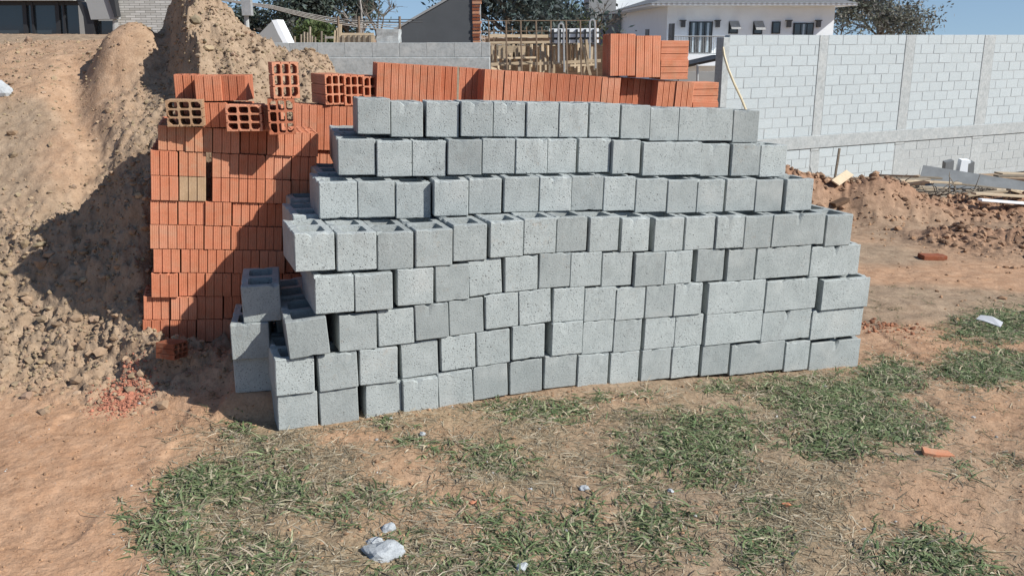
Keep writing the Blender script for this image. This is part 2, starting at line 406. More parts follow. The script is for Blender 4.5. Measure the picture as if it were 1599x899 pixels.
GREEN = [ # px, py, rx, ry, angle, strength  (where the photograph's turf patches stand)
 (330,765,75,38,.15,1.0),(270,840,75,45,-.4,.8),(420,770,70,35,.1,.55),(380,880,120,50,0,.55),(520,790,70,30,0,.6),(590,775,60,22,0,.5),
 (860,640,110,20,-.05,.55),(760,715,75,22,-.1,.75),(1085,690,95,38,.05,1.3),(1105,735,60,28,0,.8),(1320,640,120,40,-.25,1.2),(1390,590,55,26,0,1.1),(1300,690,65,26,0,.8),
 (1210,625,45,15,0,.45),(1540,575,70,24,0,1.2),(1560,510,70,24,.1,1.1),(1450,875,80,35,-.2,1.1),(900,850,170,55,0,.6),(1020,830,90,45,.1,.6),(800,890,160,30,0,.6),
 (1190,790,45,25,0,.6),(1200,850,50,40,0,.6),(650,870,90,40,0,.35),(395,668,45,20,0,.5),(440,715,60,22,0,.35),(1450,665,40,18,0,.5),(1495,735,40,14,0,.4),(1570,720,30,12,0,.3),
 (1130,605,60,8,0,.4),(640,690,40,10,0,.3),(980,615,60,8,0,.25),(560,655,120,9,-.12,.3),(760,800,80,30,0,.4),(1000,760,60,30,0,.35),(1250,600,60,10,-.05,.3)]
def turf(px, py):
    m = np.zeros_like(px)
    for cx, cy, rx, ry, a, s in GREEN:
        dx = px - cx; dy = py - cy; ca, sa = math.cos(a), math.sin(a)
        q = ((ca * dx - sa * dy) / rx) ** 2 + ((sa * dx + ca * dy) / ry) ** 2
        m = np.maximum(m, s * np.exp(-q * 1.1))
    return m
BARE = [(80,780,190,130,1.0),(120,700,150,50,1.0),(540,682,70,14,.8),(990,622,75,16,.8),(610,725,70,22,.55),(1440,790,140,70,.7),(1560,660,110,50,.6),(1300,600,25,10,.5),(880,605,30,8,.3),(1060,800,50,20,.2),(720,770,60,12,.4),(1500,840,120,60,.5)]
def bare(px, py):
    m = np.zeros_like(px)
    for cx, cy, rx, ry, s in BARE: m = np.maximum(m, s * np.exp(-(((px - cx) / rx) ** 2 + ((py - cy) / ry) ** 2)))
    return m
def thatch(x, y, px, py):
    t = sst(200, 330, px) * sst(615, 690, py + 0.06 * (px - 400)) * (1 - sst(1250, 1500, px) * 0.75)
    t = t * (1 - bare(px, py)) * (0.30 + 1.25 * (vnoise(x * 2.6, y * 2.6, 7) - 0.2))
    return np.clip(t, 0, 1)

def terrain():
    fine = np.radians(np.linspace(-33, 33, 640)); out = np.radians(np.concatenate([np.linspace(33.5, 60, 30), np.linspace(64, 296, 50), np.linspace(300, 326.5, 30)]))
    ang = np.concatenate([fine, out])
    rad = np.concatenate([[0.02, 0.3, 0.8, 1.4, 2.0, 2.3, 2.5], np.geomspace(2.65, 12, 640), np.geomspace(12.1, 40, 150), np.geomspace(44, 900, 24)])
    A, R = np.meshgrid(ang, rad); X = R * np.sin(A); Y = R * np.cos(A)
    Z = ground_z(X.ravel(), Y.ravel()).reshape(X.shape)
    # the land behind the site keeps to its level
    nr, na = X.shape; V = np.stack([X, Y, Z], -1).reshape(-1, 3)
    i = np.arange(nr - 1)[:, None] * na; j = np.arange(na)[None, :]; j2 = (j + 1) % na
    Q = np.stack([i + j, i + j2, i + na + j2, i + na + j], -1).reshape(-1, 4)[:, ::-1]
    x, y, z = V[:, 0], V[:, 1], V[:, 2]
    yy = np.maximum(y, 0.8); px, py = project(x, yy, z)
    r = rough(x, y)
    org = np.clip(0.85 * (1 - r) * sst(1.0, -1.0, x + 0.3 * fbm(x, y, 2, 3)) * sst(5.2, 4.6, y), 0, 1)
    org = np.maximum(org, bare(px, py) * sst(600, 640, py) * 0.9)
    org = np.maximum(org, 0.8 * sst(1.3, 3.2, x) * sst(0.40, 0.62, vnoise(x * 0.8, y * 0.8, 5)) * sst(13, 8, y))
    org = np.maximum(org, 0.45 * sst(-2.7, -3.3, x) * sst(5.9, 6.6, y) * sst(0.35, 0.6, vnoise(x * 1.0, y * 1.0, 15)))
    red = np.clip(1.1 * sst(2.4, 3.6, x) * np.exp(-((y - 13.5 - 0.1 * (x - 4.5)) / 1.1) ** 2), 0, 1)
    red = np.maximum(red, 0.9 * sst(4.4, 5.2, x) * np.exp(-((y - 10.9) / 0.8) ** 2))
    p = at(195, 595, 4.75); red = np.maximum(red, 0.0 * x)
    th = thatch(x, y, px, py) * sst(8, 6.5, y)
    th = np.maximum(th, np.clip(turf(px, py) * 1.1, 0, 0.9) * (y > 1) * (y < 8))
    tint = np.stack([org, red, th], -1)
    # which of the earth bodies a face belongs to
    fx = X[:-1, :].ravel(); fy = Y[:-1, :].ravel()
    inm = (rough(fx, fy) > 0.12) & (fx < -0.9) & (fy < 10.2) & (fy > 4)
    inb = (fx > 2.6) & (fy > 11.8) & (fy < 16) & (rough(fx, fy) > 0.45)
    for name, sel, lab in (('ground', ~(inm | inb), 'dry orange and tan earth of the building plot'), ('dirt_mound', inm, 'tall rough heap of dug brown earth behind the orange bricks'), ('soil_berm', inb, 'low ridge of reddish dug soil along the block boundary wall')):
        q = Q[sel]; idx, inv = np.unique(q, return_inverse=True)
        me = np_mesh(name, V[idx], inv.reshape(-1, 4), tint[idx], True)
        tag(link(name, me, M['soil']), lab, name.split('_')[-1], None, 'structure')
terrain()

# clods and crumbs of earth lying about
def clod_mesh(name, pts, sizes, colours, sub=1):
    vs, fs = [], []
    bm = bmesh.new(); bmesh.ops.create_icosphere(bm, subdivisions=sub, radius=1.0)
    B = np.array([v.co[:] for v in bm.verts]); T = np.array([[v.index for v in f.verts] for f in bm.faces]); bm.free()
    n = len(pts); k = len(B)
    jit = 1 + rng.uniform(-0.28, 0.28, (n, k, 1))
    sq = rng.uniform(0.55, 1.1, (n, 1, 3)) * np.array([1.1, 1.1, 0.8])
    V = B[None] * jit * sq
    a = rng.uniform(0, 6.28, n); c, s = np.cos(a), np.sin(a)
    Vx = V[..., 0] * c[:, None] - V[..., 1] * s[:, None]; Vy = V[..., 0] * s[:, None] + V[..., 1] * c[:, None]
    V = np.stack([Vx, Vy, V[..., 2]], -1) * np.asarray(sizes)[:, None, None] + np.asarray(pts)[:, None, :]
    Q = (T[None] + (np.arange(n) * k)[:, None, None]).reshape(-1, 3)
    tint = np.repeat(np.asarray(colours), k, 0)
    return np_mesh(name, V.reshape(-1, 3), Q, tint)
def scatter_clods():
    # on the heap
    n = 95000; x = rng.uniform(-5.2, -0.95, n); y = rng.uniform(4.35, 9.3, n)
    p = rough(x, y) * (0.25 + 0.9 * vnoise(x * 2.2, y * 2.2, 33)); keep = rng.random(n) < p * 0.62; x, y = x[keep], y[keep]
    m = ~((x > -2.02) & (x < -1.1) & (y > 5.0) & (y < 5.75)) & ~((x > -1.46) & (x < -0.7) & (y > 4.25))
    x, y = x[m], y[m]; s = np.clip(rng.lognormal(-4.95, 0.55, len(x)), 0.003, 0.05)
    z = ground_z(x, y) + s * 0.15
    c = np.array([0.305, 0.225, 0.148]) * rng.uniform(0.72, 1.2, (len(x), 1)) * rng.uniform(0.95, 1.05, (len(x), 3))
    n2 = 520; x2 = rng.uniform(-3.4, -1.3, n2); y2 = rng.uniform(4.45, 6.3, n2); k2 = rng.random(n2) < rough(x2, y2) * sst(6.3, 4.9, y2); x2, y2 = x2[k2], y2[k2]
    m2 = ~((x2 > -2.06) & (x2 < -1.05) & (y2 > 4.98)) & ~((x2 > -1.5) & (y2 > 4.3)); x2, y2 = x2[m2], y2[m2]
    s2 = np.clip(rng.lognormal(-3.85, .42, len(x2)), .01, .045); z2 = ground_z(x2, y2) + s2 * .1
    c2 = np.array([0.30, 0.212, 0.14]) * rng.uniform(.75, 1.2, (len(x2), 1)) * np.ones(3)
    x = np.concatenate([x, x2]); y = np.concatenate([y, y2]); z = np.concatenate([z, z2]); s = np.concatenate([s, s2]); c = np.concatenate([c, c2])
    tag(link('earth_clods', clod_mesh('earth_clods', np.stack([x, y, z], -1), s, c), M['clod']), 'loose brown clods of earth strewn over the dirt heap', 'soil', None, 'stuff')
    # along the berm and the trampled ground at the boundary wall
    n = 22000; x = rng.uniform(1.8, 9.5, n); y = rng.uniform(5.8, 15.5, n)
    p = 0.05 + 0.85 * rough(x, y); keep = rng.random(n) < p * 0.7; x, y = x[keep], y[keep]
    r = rough(x, y); s = np.clip(rng.lognormal(-3.75, 0.55, len(x)), 0.008, 0.085) * (0.45 + 0.9 * r); z = ground_z(x, y) + s * 0.15
    c = np.where(r[:, None] > 0.3, np.array([0.30, 0.19, 0.12]), np.array([0.36, 0.22, 0.13])) * rng.uniform(0.7, 1.3, (len(x), 1))
    tag(link('soil_lumps', clod_mesh('soil_lumps', np.stack([x, y, z], -1), s, c), M['clod']), 'reddish lumps of dug soil scattered along the berm', 'soil', None, 'stuff')
    # pebbles on the trodden foreground
    n = 15000; x = rng.uniform(-2.6, 3.6, n); y = rng.uniform(2.7, 6.6, n)
    s = np.clip(rng.lognormal(-5.85, 0.55, n), 0.0016, 0.015); z = ground_z(x, y) + s * 0.2
    c = np.where(rng.random((n, 1)) < 0.06, np.array([0.38, 0.38, 0.36]), np.array([0.36, 0.22, 0.13])) * rng.uniform(0.65, 1.2, (n, 1))
    tag(link('pebbles', clod_mesh('pebbles', np.stack([x, y, z], -1), s, c), M['clod']), 'tiny pebbles and crumbs on the bare earth', 'pebbles', None, 'stuff')
    # crushed brick powder by the heap's foot
    c0 = at(195, 597, 4.72); n = 3200; a = rng.uniform(0, 6.28, n); rr = np.abs(rng.normal(0, 0.5, n)); x = c0.x + 0.17 * rr * np.cos(a); y = c0.y + 0.20 * rr * np.sin(a)
    s = np.clip(rng.lognormal(-5.5, 0.5, n), 0.002, 0.014); z = ground_z(x, y) + s * 0.3
    c = np.array([0.40, 0.17, 0.11]) * rng.uniform(0.7, 1.2, (n, 1))
    tag(link('brick_crumbs', clod_mesh('brick_crumbs', np.stack([x, y, z], -1), s, c), M['clod']), 'patch of crushed red brick crumbs at the foot of the dirt heap', 'rubble', None, 'stuff')
    c0 = at(1385, 522, 6.6); n = 130; x = c0.x + rng.normal(0, 0.13, n); y = c0.y + rng.normal(0, 0.10, n)
    s = np.clip(rng.lognormal(-4.7, 0.5, n), 0.003, 0.022); z = ground_z(x, y) + s * 0.3
    c = np.array([0.33, 0.15, 0.085]) * rng.uniform(0.6, 1.2, (n, 1))
    tag(link('tile_crumbs', clod_mesh('tile_crumbs', np.stack([x, y, z], -1), s, c), M['clod']), 'scatter of small red tile crumbs beside the end of the block pile', 'rubble', None, 'stuff')
scatter_clods()

# ------------------------------------------------------------------ hollow concrete blocks
def ring_pts(W, D, rc=0.004, step=0.024):
    pts = []
    cs = [(-W/2, 0), (W/2, 0), (W/2, D), (-W/2, D)]
    for i in range(4):
        a = Vector(cs[i]); b = Vector(cs[(i + 1) % 4]); d = (b - a); L = d.length; d.normalize()
        k = max(2, int(L / step))
        pts.append(a + d * rc)
        for j in range(1, k): pts.append(a + d * (L * j / k))
        pts.append(b - d * rc)
    return pts
def rrect(x0, x1, y0, y1, r, n=3):
    out = []
    for cx, cy, a0 in ((x1 - r, y1 - r, 0), (x0 + r, y1 - r, 90), (x0 + r, y0 + r, 180), (x1 - r, y0 + r, 270)):
        for k in range(n + 1):
            t = math.radians(a0 + 90 * k / n); out.append(Vector((cx + r * math.cos(t), cy + r * math.sin(t))))
    return out
def block_mesh(name, W, D, Hh, holes, seed, notch=True):
    rn = random.Random(seed); bm = bmesh.new()
    outer = ring_pts(W, D); n = len(outer); ctr = Vector((0, D / 2))
    def inset(p, q):
        return Vector((p.x - math.copysign(min(q, abs(p.x)), p.x) if abs(abs(p.x) - W/2) < 0.012 else p.x,
                       p.y + (q if p.y < 0.012 else (-q if p.y > D - 0.012 else 0))))
    zs = [(0.0, 0.003), (0.004, 0.0), (Hh * 0.33, 0.0), (Hh * 0.66, 0.0), (Hh - 0.004, 0.0), (Hh, 0.003)]
    chipT = [0.0] * n; chipB = [0.0] * n
    for _ in range(rn.randint(4, 9)):
        i = rn.randrange(n); a = rn.uniform(0.003, 0.010) if rn.random() < .8 else rn.uniform(0.012, 0.022)
        chipT[i] = max(chipT[i], a); chipT[(i + 1) % n] = max(chipT[(i + 1) % n], a * rn.uniform(0.1, 0.7))
    for _ in range(rn.randint(1, 4)):
        i = rn.randrange(n); chipB[i] = rn.uniform(0.002, 0.009)
    rings = []
    for k, (z, q) in enumerate(zs):
        r = []
        for i, p in enumerate(outer):
            top = chipT[i] if k == 5 else (chipT[i] * 0.35 if k == 4 else 0)
            bot = chipB[i] if k == 0 else (chipB[i] * 0.35 if k == 1 else 0)
            pp = inset(p, q + (top + bot) * 0.6 + rn.uniform(0, 0.0007))
            zz = z - top * 0.8 + bot * 0.8 + (rn.uniform(-0.0009, 0.0009) if k in (0, 5) else 0)
            if k == 4: zz = min(zz, Hh - 0.004 - chipT[i] * 0.9)
            r.append(bm.verts.new((pp.x, pp.y, zz)))
        rings.append(r)
    if notch:                                   # the seam moulded into the middle of the end web
        for side in (0, D):
            i = min(range(n), key=lambda j: (abs(outer[j].x) + 10 * abs(outer[j].y - side)))
            rings[5][i].co.z -= rn.uniform(0.004, 0.011); rings[4][i].co.z -= rn.uniform(0.004, 0.012); rings[4][i].co.y += 0.002 * (1 if side == 0 else -1)
    for k in range(len(zs) - 1):
        for i in range(n):
            bm.faces.new((rings[k][i], rings[k][(i + 1) % n], rings[k + 1][(i + 1) % n], rings[k + 1][i]))
    hT, hB = [], []
    for (x0, x1, y0, y1) in holes:
        a = rrect(x0, x1, y0, y1, 0.018); b = rrect(x0 + .003, x1 - .003, y0 + .003, y1 - .003, 0.016)
        hT.append([bm.verts.new((p.x, p.y, Hh - rn.uniform(0, 0.001))) for p in a]); hB.append([bm.verts.new((p.x, p.y, 0)) for p in b])
        m = len(a)
        for i in range(m): bm.faces.new((hT[-1][i], hT[-1][(i + 1) % m], hB[-1][(i + 1) % m], hB[-1][i]))
    def cap(loop, hs):
        es = []
        for L in [loop] + hs:
            for i in range(len(L)):
                e = bm.edges.get((L[i], L[(i + 1) % len(L)])) or bm.edges.new((L[i], L[(i + 1) % len(L)]))
                es.append(e)
        bmesh.ops.triangle_fill(bm, use_beauty=True, use_dissolve=False, edges=es)
    cap(rings[5], hT); cap(rings[0], hB)
    bmesh.ops.recalc_face_normals(bm, faces=bm.faces)
    me = bpy.data.meshes.new(name); bm.to_mesh(me); bm.free(); me.materials.append(M['block'])
    return me
HB = [(-0.060, 0.060, 0.034, 0.176), (-0.060, 0.060, 0.214, 0.356)]
SB = [(-0.161, -0.019, 0.034, 0.156), (0.019, 0.161, 0.034, 0.156)]
HEAD = [block_mesh('concrete_block', 0.19, 0.39, 0.19, HB, 100 + i) for i in range(9)]
STRE = [block_mesh('concrete_block', 0.39, 0.19, 0.19, SB, 200 + i) for i in range(5)]
ROWS = {  # course: (xL, xR, yTL, yTR, yBL, yBR, header/stretcher) measured on the photograph's front face
 1:[(431.7,496.6,619,614.5,674,665.7,'h'),(499,561,618,607.3,665.7,658.7,'h'),(570.7,628,602.6,596.8,655.2,649.4,'h'),(628.6,684,595.6,589.8,648.2,639,'h'),(685,739,587.5,578,637.7,628.4,'h'),(740.5,794.4,577,569.5,627,617,'h'),(797,847.8,569.4,563.6,618.5,609.8,'h'),(849.3,899.6,562.7,557.8,607,602.6,'h'),(900.7,948.2,556.3,553.5,602.6,602,'h'),(952,997.3,553.5,550.6,601,596.8,'h'),(1001.6,1048,547.7,545.4,596,591,'h'),(1048,1091.4,546.5,543,591,586.8,'h'),(1095,1137.9,544.6,541,586.3,584,'h'),(1140,1223.5,539.6,535.4,584.6,578.5,'s'),(1225,1262.4,535.4,532.6,578.5,578,'h'),(1265,1343,531.2,529,578.5,575.7,'s')],
 2:[(428.4,490,561.8,559.5,617.5,614.5,'h'),(496,559.7,557,546.6,613,606,'h'),(560.6,620.5,547.8,543,601.5,594.5,'h'),(628,686,542,532.5,594.5,588,'h'),(689.4,743.6,530,523,583,576,'h'),(745.2,797.2,523,516,573.5,566,'h'),(799.5,850.4,514,508.6,566.5,560.7,'h'),(860,908.5,505.8,503,560.7,555,'h'),(908.5,957.4,502.5,500.5,555,550.6,'h'),(958,1001.6,500,497,550.6,547.7,'h'),(1006.5,1053.7,497.2,494.5,547.2,544.8,'h'),(1053.7,1097,495,493.5,544.8,543,'h'),(1099.8,1188.7,492.3,488.2,542.4,536.8,'s'),(1188.7,1265,488.2,488,536.8,532.6,'s'),(1265,1345,488,484.5,532.6,528.5,'s')],
 3:[(448.5,513,503.4,491.7,563,552.4,'h'),(528,587.8,489,487,547.8,543,'h'),(590.6,647.8,487.5,483.5,545,536.5,'h'),(648.5,701,483,479,536,527,'h'),(702.2,756.4,474.5,467.8,525.6,518.5,'h'),(758.4,810,465.5,460.5,519,512,'h'),(811,861,459.7,452.5,511,504.5,'h'),(862.7,911.4,451,448.3,504,501,'h'),(912,961,448,447.5,500.8,497,'h'),(961,1006.7,447.5,446.5,497,495,'h'),(1007.3,1051.3,446.5,446,495,493,'h'),(1051.3,1095,446,446,493,491.6,'h'),(1103.4,1193,443.7,441,492.3,488.2,'s'),(1193.7,1273.5,441,439.5,487.5,486.5,'s'),(1279.6,1353,439.5,435.5,486.5,483.5,'s')],
 4:[(489.3,550.6,426,425,489,485.5,'h'),(551.7,611.4,424.5,418.5,485,481.5,'h'),(619,676,420.5,418,482,479,'h'),(680,733,417,412.5,475.5,470,'h'),(733.4,785.5,413,403.8,468,462,'h'),(788,840,401.5,398,458.5,452.5,'h'),(840.8,889.7,397,395,451.5,448.5,'h'),(889.7,938.6,395,393,448.5,446,'h'),(940.3,987.5,394.5,393.5,446,444.5,'h'),(990,1036.4,394,394,444.5,443.5,'h'),(1037,1080,394,394,443.5,443,'h'),(1087.5,1130.3,394,393.5,443,442.5,'h'),(1135,1177.6,393,391,442.5,440.5,'h'),(1180,1264,390.5,391.5,440,439,'s'),(1265.4,1342,392,393,438.5,438,'s')],
 5:[(459,522.6,363.6,363,424.8,423.2,'h'),(525,587.5,363,362,423,422,'h'),(588.6,645.3,359.5,366,417.5,415.5,'h'),(647.6,705.7,357,355.5,415.5,414,'h'),(706.8,759.7,350,348.5,408.5,405,'h'),(764,816.4,346.5,343,401.5,399.5,'h'),(817.2,868,340.5,340,395,393.5,'h'),(869,917,340,340,393.5,392.5,'h'),(920,966,340,340,392,391.5,'h'),(970,1014,340,340,391.5,391.5,'h'),(1022,1068,340,340,392,392.4,'h'),(1070,1116.8,340,340,392.4,392,'h'),(1117,1160.7,340,340,392,391,'h'),(1160.7,1203.5,339.5,339,389.5,388.5,'h'),(1204.6,1286,339,341.5,388,390.5,'s'),(1287,1331,342,343.5,390.5,391.7,'h')],
 6:[(500.3,560.4,284.8,284.8,344.4,343.2,'h'),(561,619.4,284.8,284.5,343.2,341.5,'h'),(620.8,675.3,284,283.5,341.5,340,'h'),(676,730,283,282,339.5,336.5,'h'),(732,782.2,280,278.5,334.5,333,'h'),(787,840,278,278,332,331.6,'h'),(841,890.7,278,278.5,331.6,331,'h'),(892,941,279,278.5,331,330.5,'h'),(942.5,991,278.5,278.5,330.5,330.5,'h'),(992.5,1040,278.5,281,330.5,331,'h'),(1041,1086.4,282,283,331.5,332,'h'),(1087.5,1129,283,284,332,332,'h'),(1134.4,1178.7,284,284,332,332.5,'h'),(1180,1222,284,285,332.5,333.5,'h'),(1224,1268,286.6,291.5,334,337.7,'h')],
 7:[(527,585.8,215,219,272,276,'h'),(587.3,641.3,219,219.5,276,275.5,'h'),(643,695.3,219.5,219.5,275.5,274.5,'h'),(696.7,749.8,219.5,219.5,274.5,273.5,'h'),(752,802.3,219.5,219.5,273,272.5,'h'),(803.8,853,219.5,220,272.5,272.5,'h'),(854.5,895.6,220,221,272.5,272.5,'h'),(905,954,221,221.5,272.6,273.5,'h'),(954.6,998,222,222.5,274,275,'h'),(1003.8,1093,223,226,275,277,'s'),(1094,1138,226,227,277,278,'h'),(1141.6,1184.4,227,228,278,278.5,'h'),(1186,1227,228,229,278.5,279,'h')],
 8:[(558,607,151,157,207.5,212,'h'),(611.6,659,159,162.5,213,216.5,'h'),(666,715.6,162,162,215.5,215.5,'h'),(719.4,767.4,162,162,215.5,216,'h'),(771.4,819.2,163.5,164.5,215.5,216.5,'h'),(822.5,870.2,165,167,217,218,'h'),(870.2,912.3,167.5,168,218,218.4,'h'),(920.6,965.7,168,168.5,218,218.5,'h'),(970.5,1014,169,171,219,221,'h'),(1015.6,1059.6,172,174,222,223,'h'),(1059.6,1142.8,174,177,223.5,225.5,'s'),(1144,1185,177,178,225,224,'h')],
}
PA = 0.37                                         # heading of the pile's long face
PT = Vector((math.cos(PA), math.sin(PA), 0)); PN = Vector((-math.sin(PA), math.cos(PA), 0))
def PD(r, px):                                    # the upper courses step back, most at the shaded end
    k = (460, 650, 800, 1000, 1200); d = 4.42
    if r > 5: d += float(np.interp(px, k, (.30, .27, .20, .14, .10)))
    if r > 6: d += float(np.interp(px, k, (.20, .15, .12, .12, .12)))
    if r > 7: d += float(np.interp(px, k, (.12, .11, .09, .06, .03)))
    return d
def on_face(px, py, d):
    r = ray(px, py); t = d / r.dot(PN); p = Vector((0, 0, H)) + r * t
    return p.dot(PT), p.z
depth_of = {}; placed = {}                                       # course -> list of (s0, s1, zTopL, zTopR)
GB = 'loose concrete blocks stacked in a long pile'
def put_block(s0, s1, z0, roll, d, kind, name_label, yaw=0.0, back=0.0, hs=1.0):
    Wn = 0.19 if kind == 'h' else 0.39
    me = random.choice(HEAD if kind == 'h' else STRE)
    p = PT * ((s0 + s1) / 2) + PN * d; p.z = z0
    o = link('concrete_block', me, None, None, p, Euler((back, -roll, PA + yaw), 'XYZ'), ((s1 - s0 - 0.001) / Wn, 1.0, hs))
    tag(o, name_label, 'concrete block', GB); return o
for r in range(1, 9):
    placed[r] = []
    cnt = len(ROWS[r])
    for i, (xl, xr, tl, tr, bl, br, kd) in enumerate(ROWS[r]):
        xm = (xl + xr) / 2; d = PD(r, xm)
        slope = (PD(r, xm + 30) - PD(r, xm - 30)) / (60 * 0.0037)
        sa, za = on_face(xl, (tl + bl) / 2, d); sb, zb = on_face(xr, (tr + br) / 2, d)
        _, zt = on_face(xm, (tl + tr) / 2, d); _, zo = on_face(xm, (bl + br) / 2, d)
        _, z1 = on_face(xl, bl, d); _, z2 = on_face(xr, br, d); _, z3 = on_face(xl, tl, d); _, z4 = on_face(xr, tr, d)
        Wn = 0.19 if kd == 'h' else 0.39
        wd = min(max(sb - sa, Wn * 0.93), Wn * 1.05); m = (sa + sb) / 2
        s0, s1 = m - wd / 2, m + wd / 2
        if placed[r]: 
            ov = placed[r][-1][1] + 0.0005 - s0
            if ov > 0: s0 += ov; s1 = max(s1, s0 + Wn * 0.9)
        roll = 0.5 * (math.atan2(z2 - z1, wd) + math.atan2(z4 - z3, wd))
        if not (r == 3 and i == 0): roll = max(-0.03, min(0.03, roll))
        hgt = 0.190
        zc = zo                                    # bottom at the middle of the front edge
        if r > 1:                                  # settle on the course below
            gap = 1e9
            for q in range(9):
                f = q / 8; s = s0 + (s1 - s0) * f; zz = zc + (f - 0.5) * (s1 - s0) * math.tan(roll)
                for (u0, u1, a, b) in placed[r - 1]:
                    if u0 <= s <= u1: gap = min(gap, zz - (a + (b - a) * (s - u0) / (u1 - u0)))
            if gap < 1e8 and not (r >= 4 and i < 2 and 0 < gap < 0.045): zc -= gap - 0.0008
        yaw = math.atan(slope) + random.gauss(0, 0.008); dj = random.uniform(-0.008, 0.010)
        if r == 3 and i == 0: yaw = -0.06; dj = -0.035; 
        if r == 4 and i < 2: dj = -0.02; yaw = 0.0
        if r == 6 and i < 3: dj += 0.05
        if (r, i) in ((2, 1), (3, 14), (2, 0)): dj -= 0.012
        if (r, i) in ((1, 2), (2, 3), (1, 10), (7, 7)): dj += 0.012
        lab = 'grey hollow concrete block, %s from the shaded end, %s course above the ground' % (ORD[i + 1], ORD[r])
        if r == 8: lab = 'grey concrete block in the topmost course of the pile, %s from the shaded end' % ORD[i + 1]
        if (r, i) == (3, 0): lab = 'tilted grey concrete block leaning at the shaded end of the pile'
        if kd == 's': lab = 'long-faced grey concrete block, %s from the shaded end, %s course above the ground' % (ORD[i + 1], ORD[r])
        back = {8: -0.042, 7: -0.026, 6: -0.014, 5: -0.006}.get(r, 0.0)
        put_block(s0, s1, zc, roll, d + dj, kd, lab, yaw, back, hgt / 0.19)
        h2 = (s1 - s0) / 2 * math.tan(roll)
        placed[r].append((s0, s1, zc + hgt - h2, zc + hgt + h2)); depth_of[(r, i)] = (d, yaw)
# the second rank of blocks behind, where the stepped ends lay it bare
for r in range(1, 9):
    L = placed[r]; k = 0
    for i, (s0, s1, a, b) in enumerate(L):
        kd = ROWS[r][i][6]; n = len(L)
        deep = 0.40 if kd == 'h' else 0.20
        off = (0.055 if r >= 4 and i < 4 else 0.0)
        if r == 8 or (off == 0 and r >= 4 and i == 4): continue
        which = 'shaded end' if i < n / 2 else 'sunny end'
        lab = 'grey concrete block in the rear rank of the pile, behind the front blocks'
        o = put_block(s0 + off, s1 + off, (a + b) / 2 - 0.190, math.atan2(b - a, s1 - s0), depth_of[(r, i)][0] + deep + 0.012, kd, lab, depth_of[(r, i)][1], 0.0, 0.997)
        o['group'] = 'rear rank of the concrete block pile'
        if i < 3 and r == 5:                  # the ground rises behind: the ranks climb a little
            o.location.z += 0.012
            o = put_block(s0 + 0.10, s1 + 0.10, (a + b) / 2 - 0.190 + 0.03, math.atan2(b - a, s1 - s0), depth_of[(r, i)][0] + 2 * deep + 0.022, kd, 'grey concrete block in the hindmost rank at the shaded end, %s course, %s in' % (ORD[r], ORD[i + 1]), depth_of[(r, i)][1], 0.0, 0.997)
            o['group'] = 'rear rank of the concrete block pile'
# three blocks stacked on their own in the shade beside the pile
shade = [(367, 430, 572, 625, 4.52), (362, 427, 515, 572, 4.50), (378, 439, 445, 500, 4.50)]
zprev = None
for i, (xl, xr, yt, yb, Y) in enumerate(shade):
    c = at((xl + xr) / 2, yb, Y); z = c.z if zprev is None else zprev + 0.0008
    if i == 0: z = 0.122
    zprev = z + 0.19
    o = link('concrete_block', HEAD[i + 2], None, None, (c.x, c.y + (0.0, -0.01, 0.02)[i], z), (0, (0.0, 0.006, -0.004)[i], (0.22, 0.20, 0.24)[i]))
    tag(o, ('lowest', 'middle', 'topmost')[i] + ' of three shaded concrete blocks stacked beside the pile, before the bricks', 'concrete block', 'three blocks stacked in the shade')

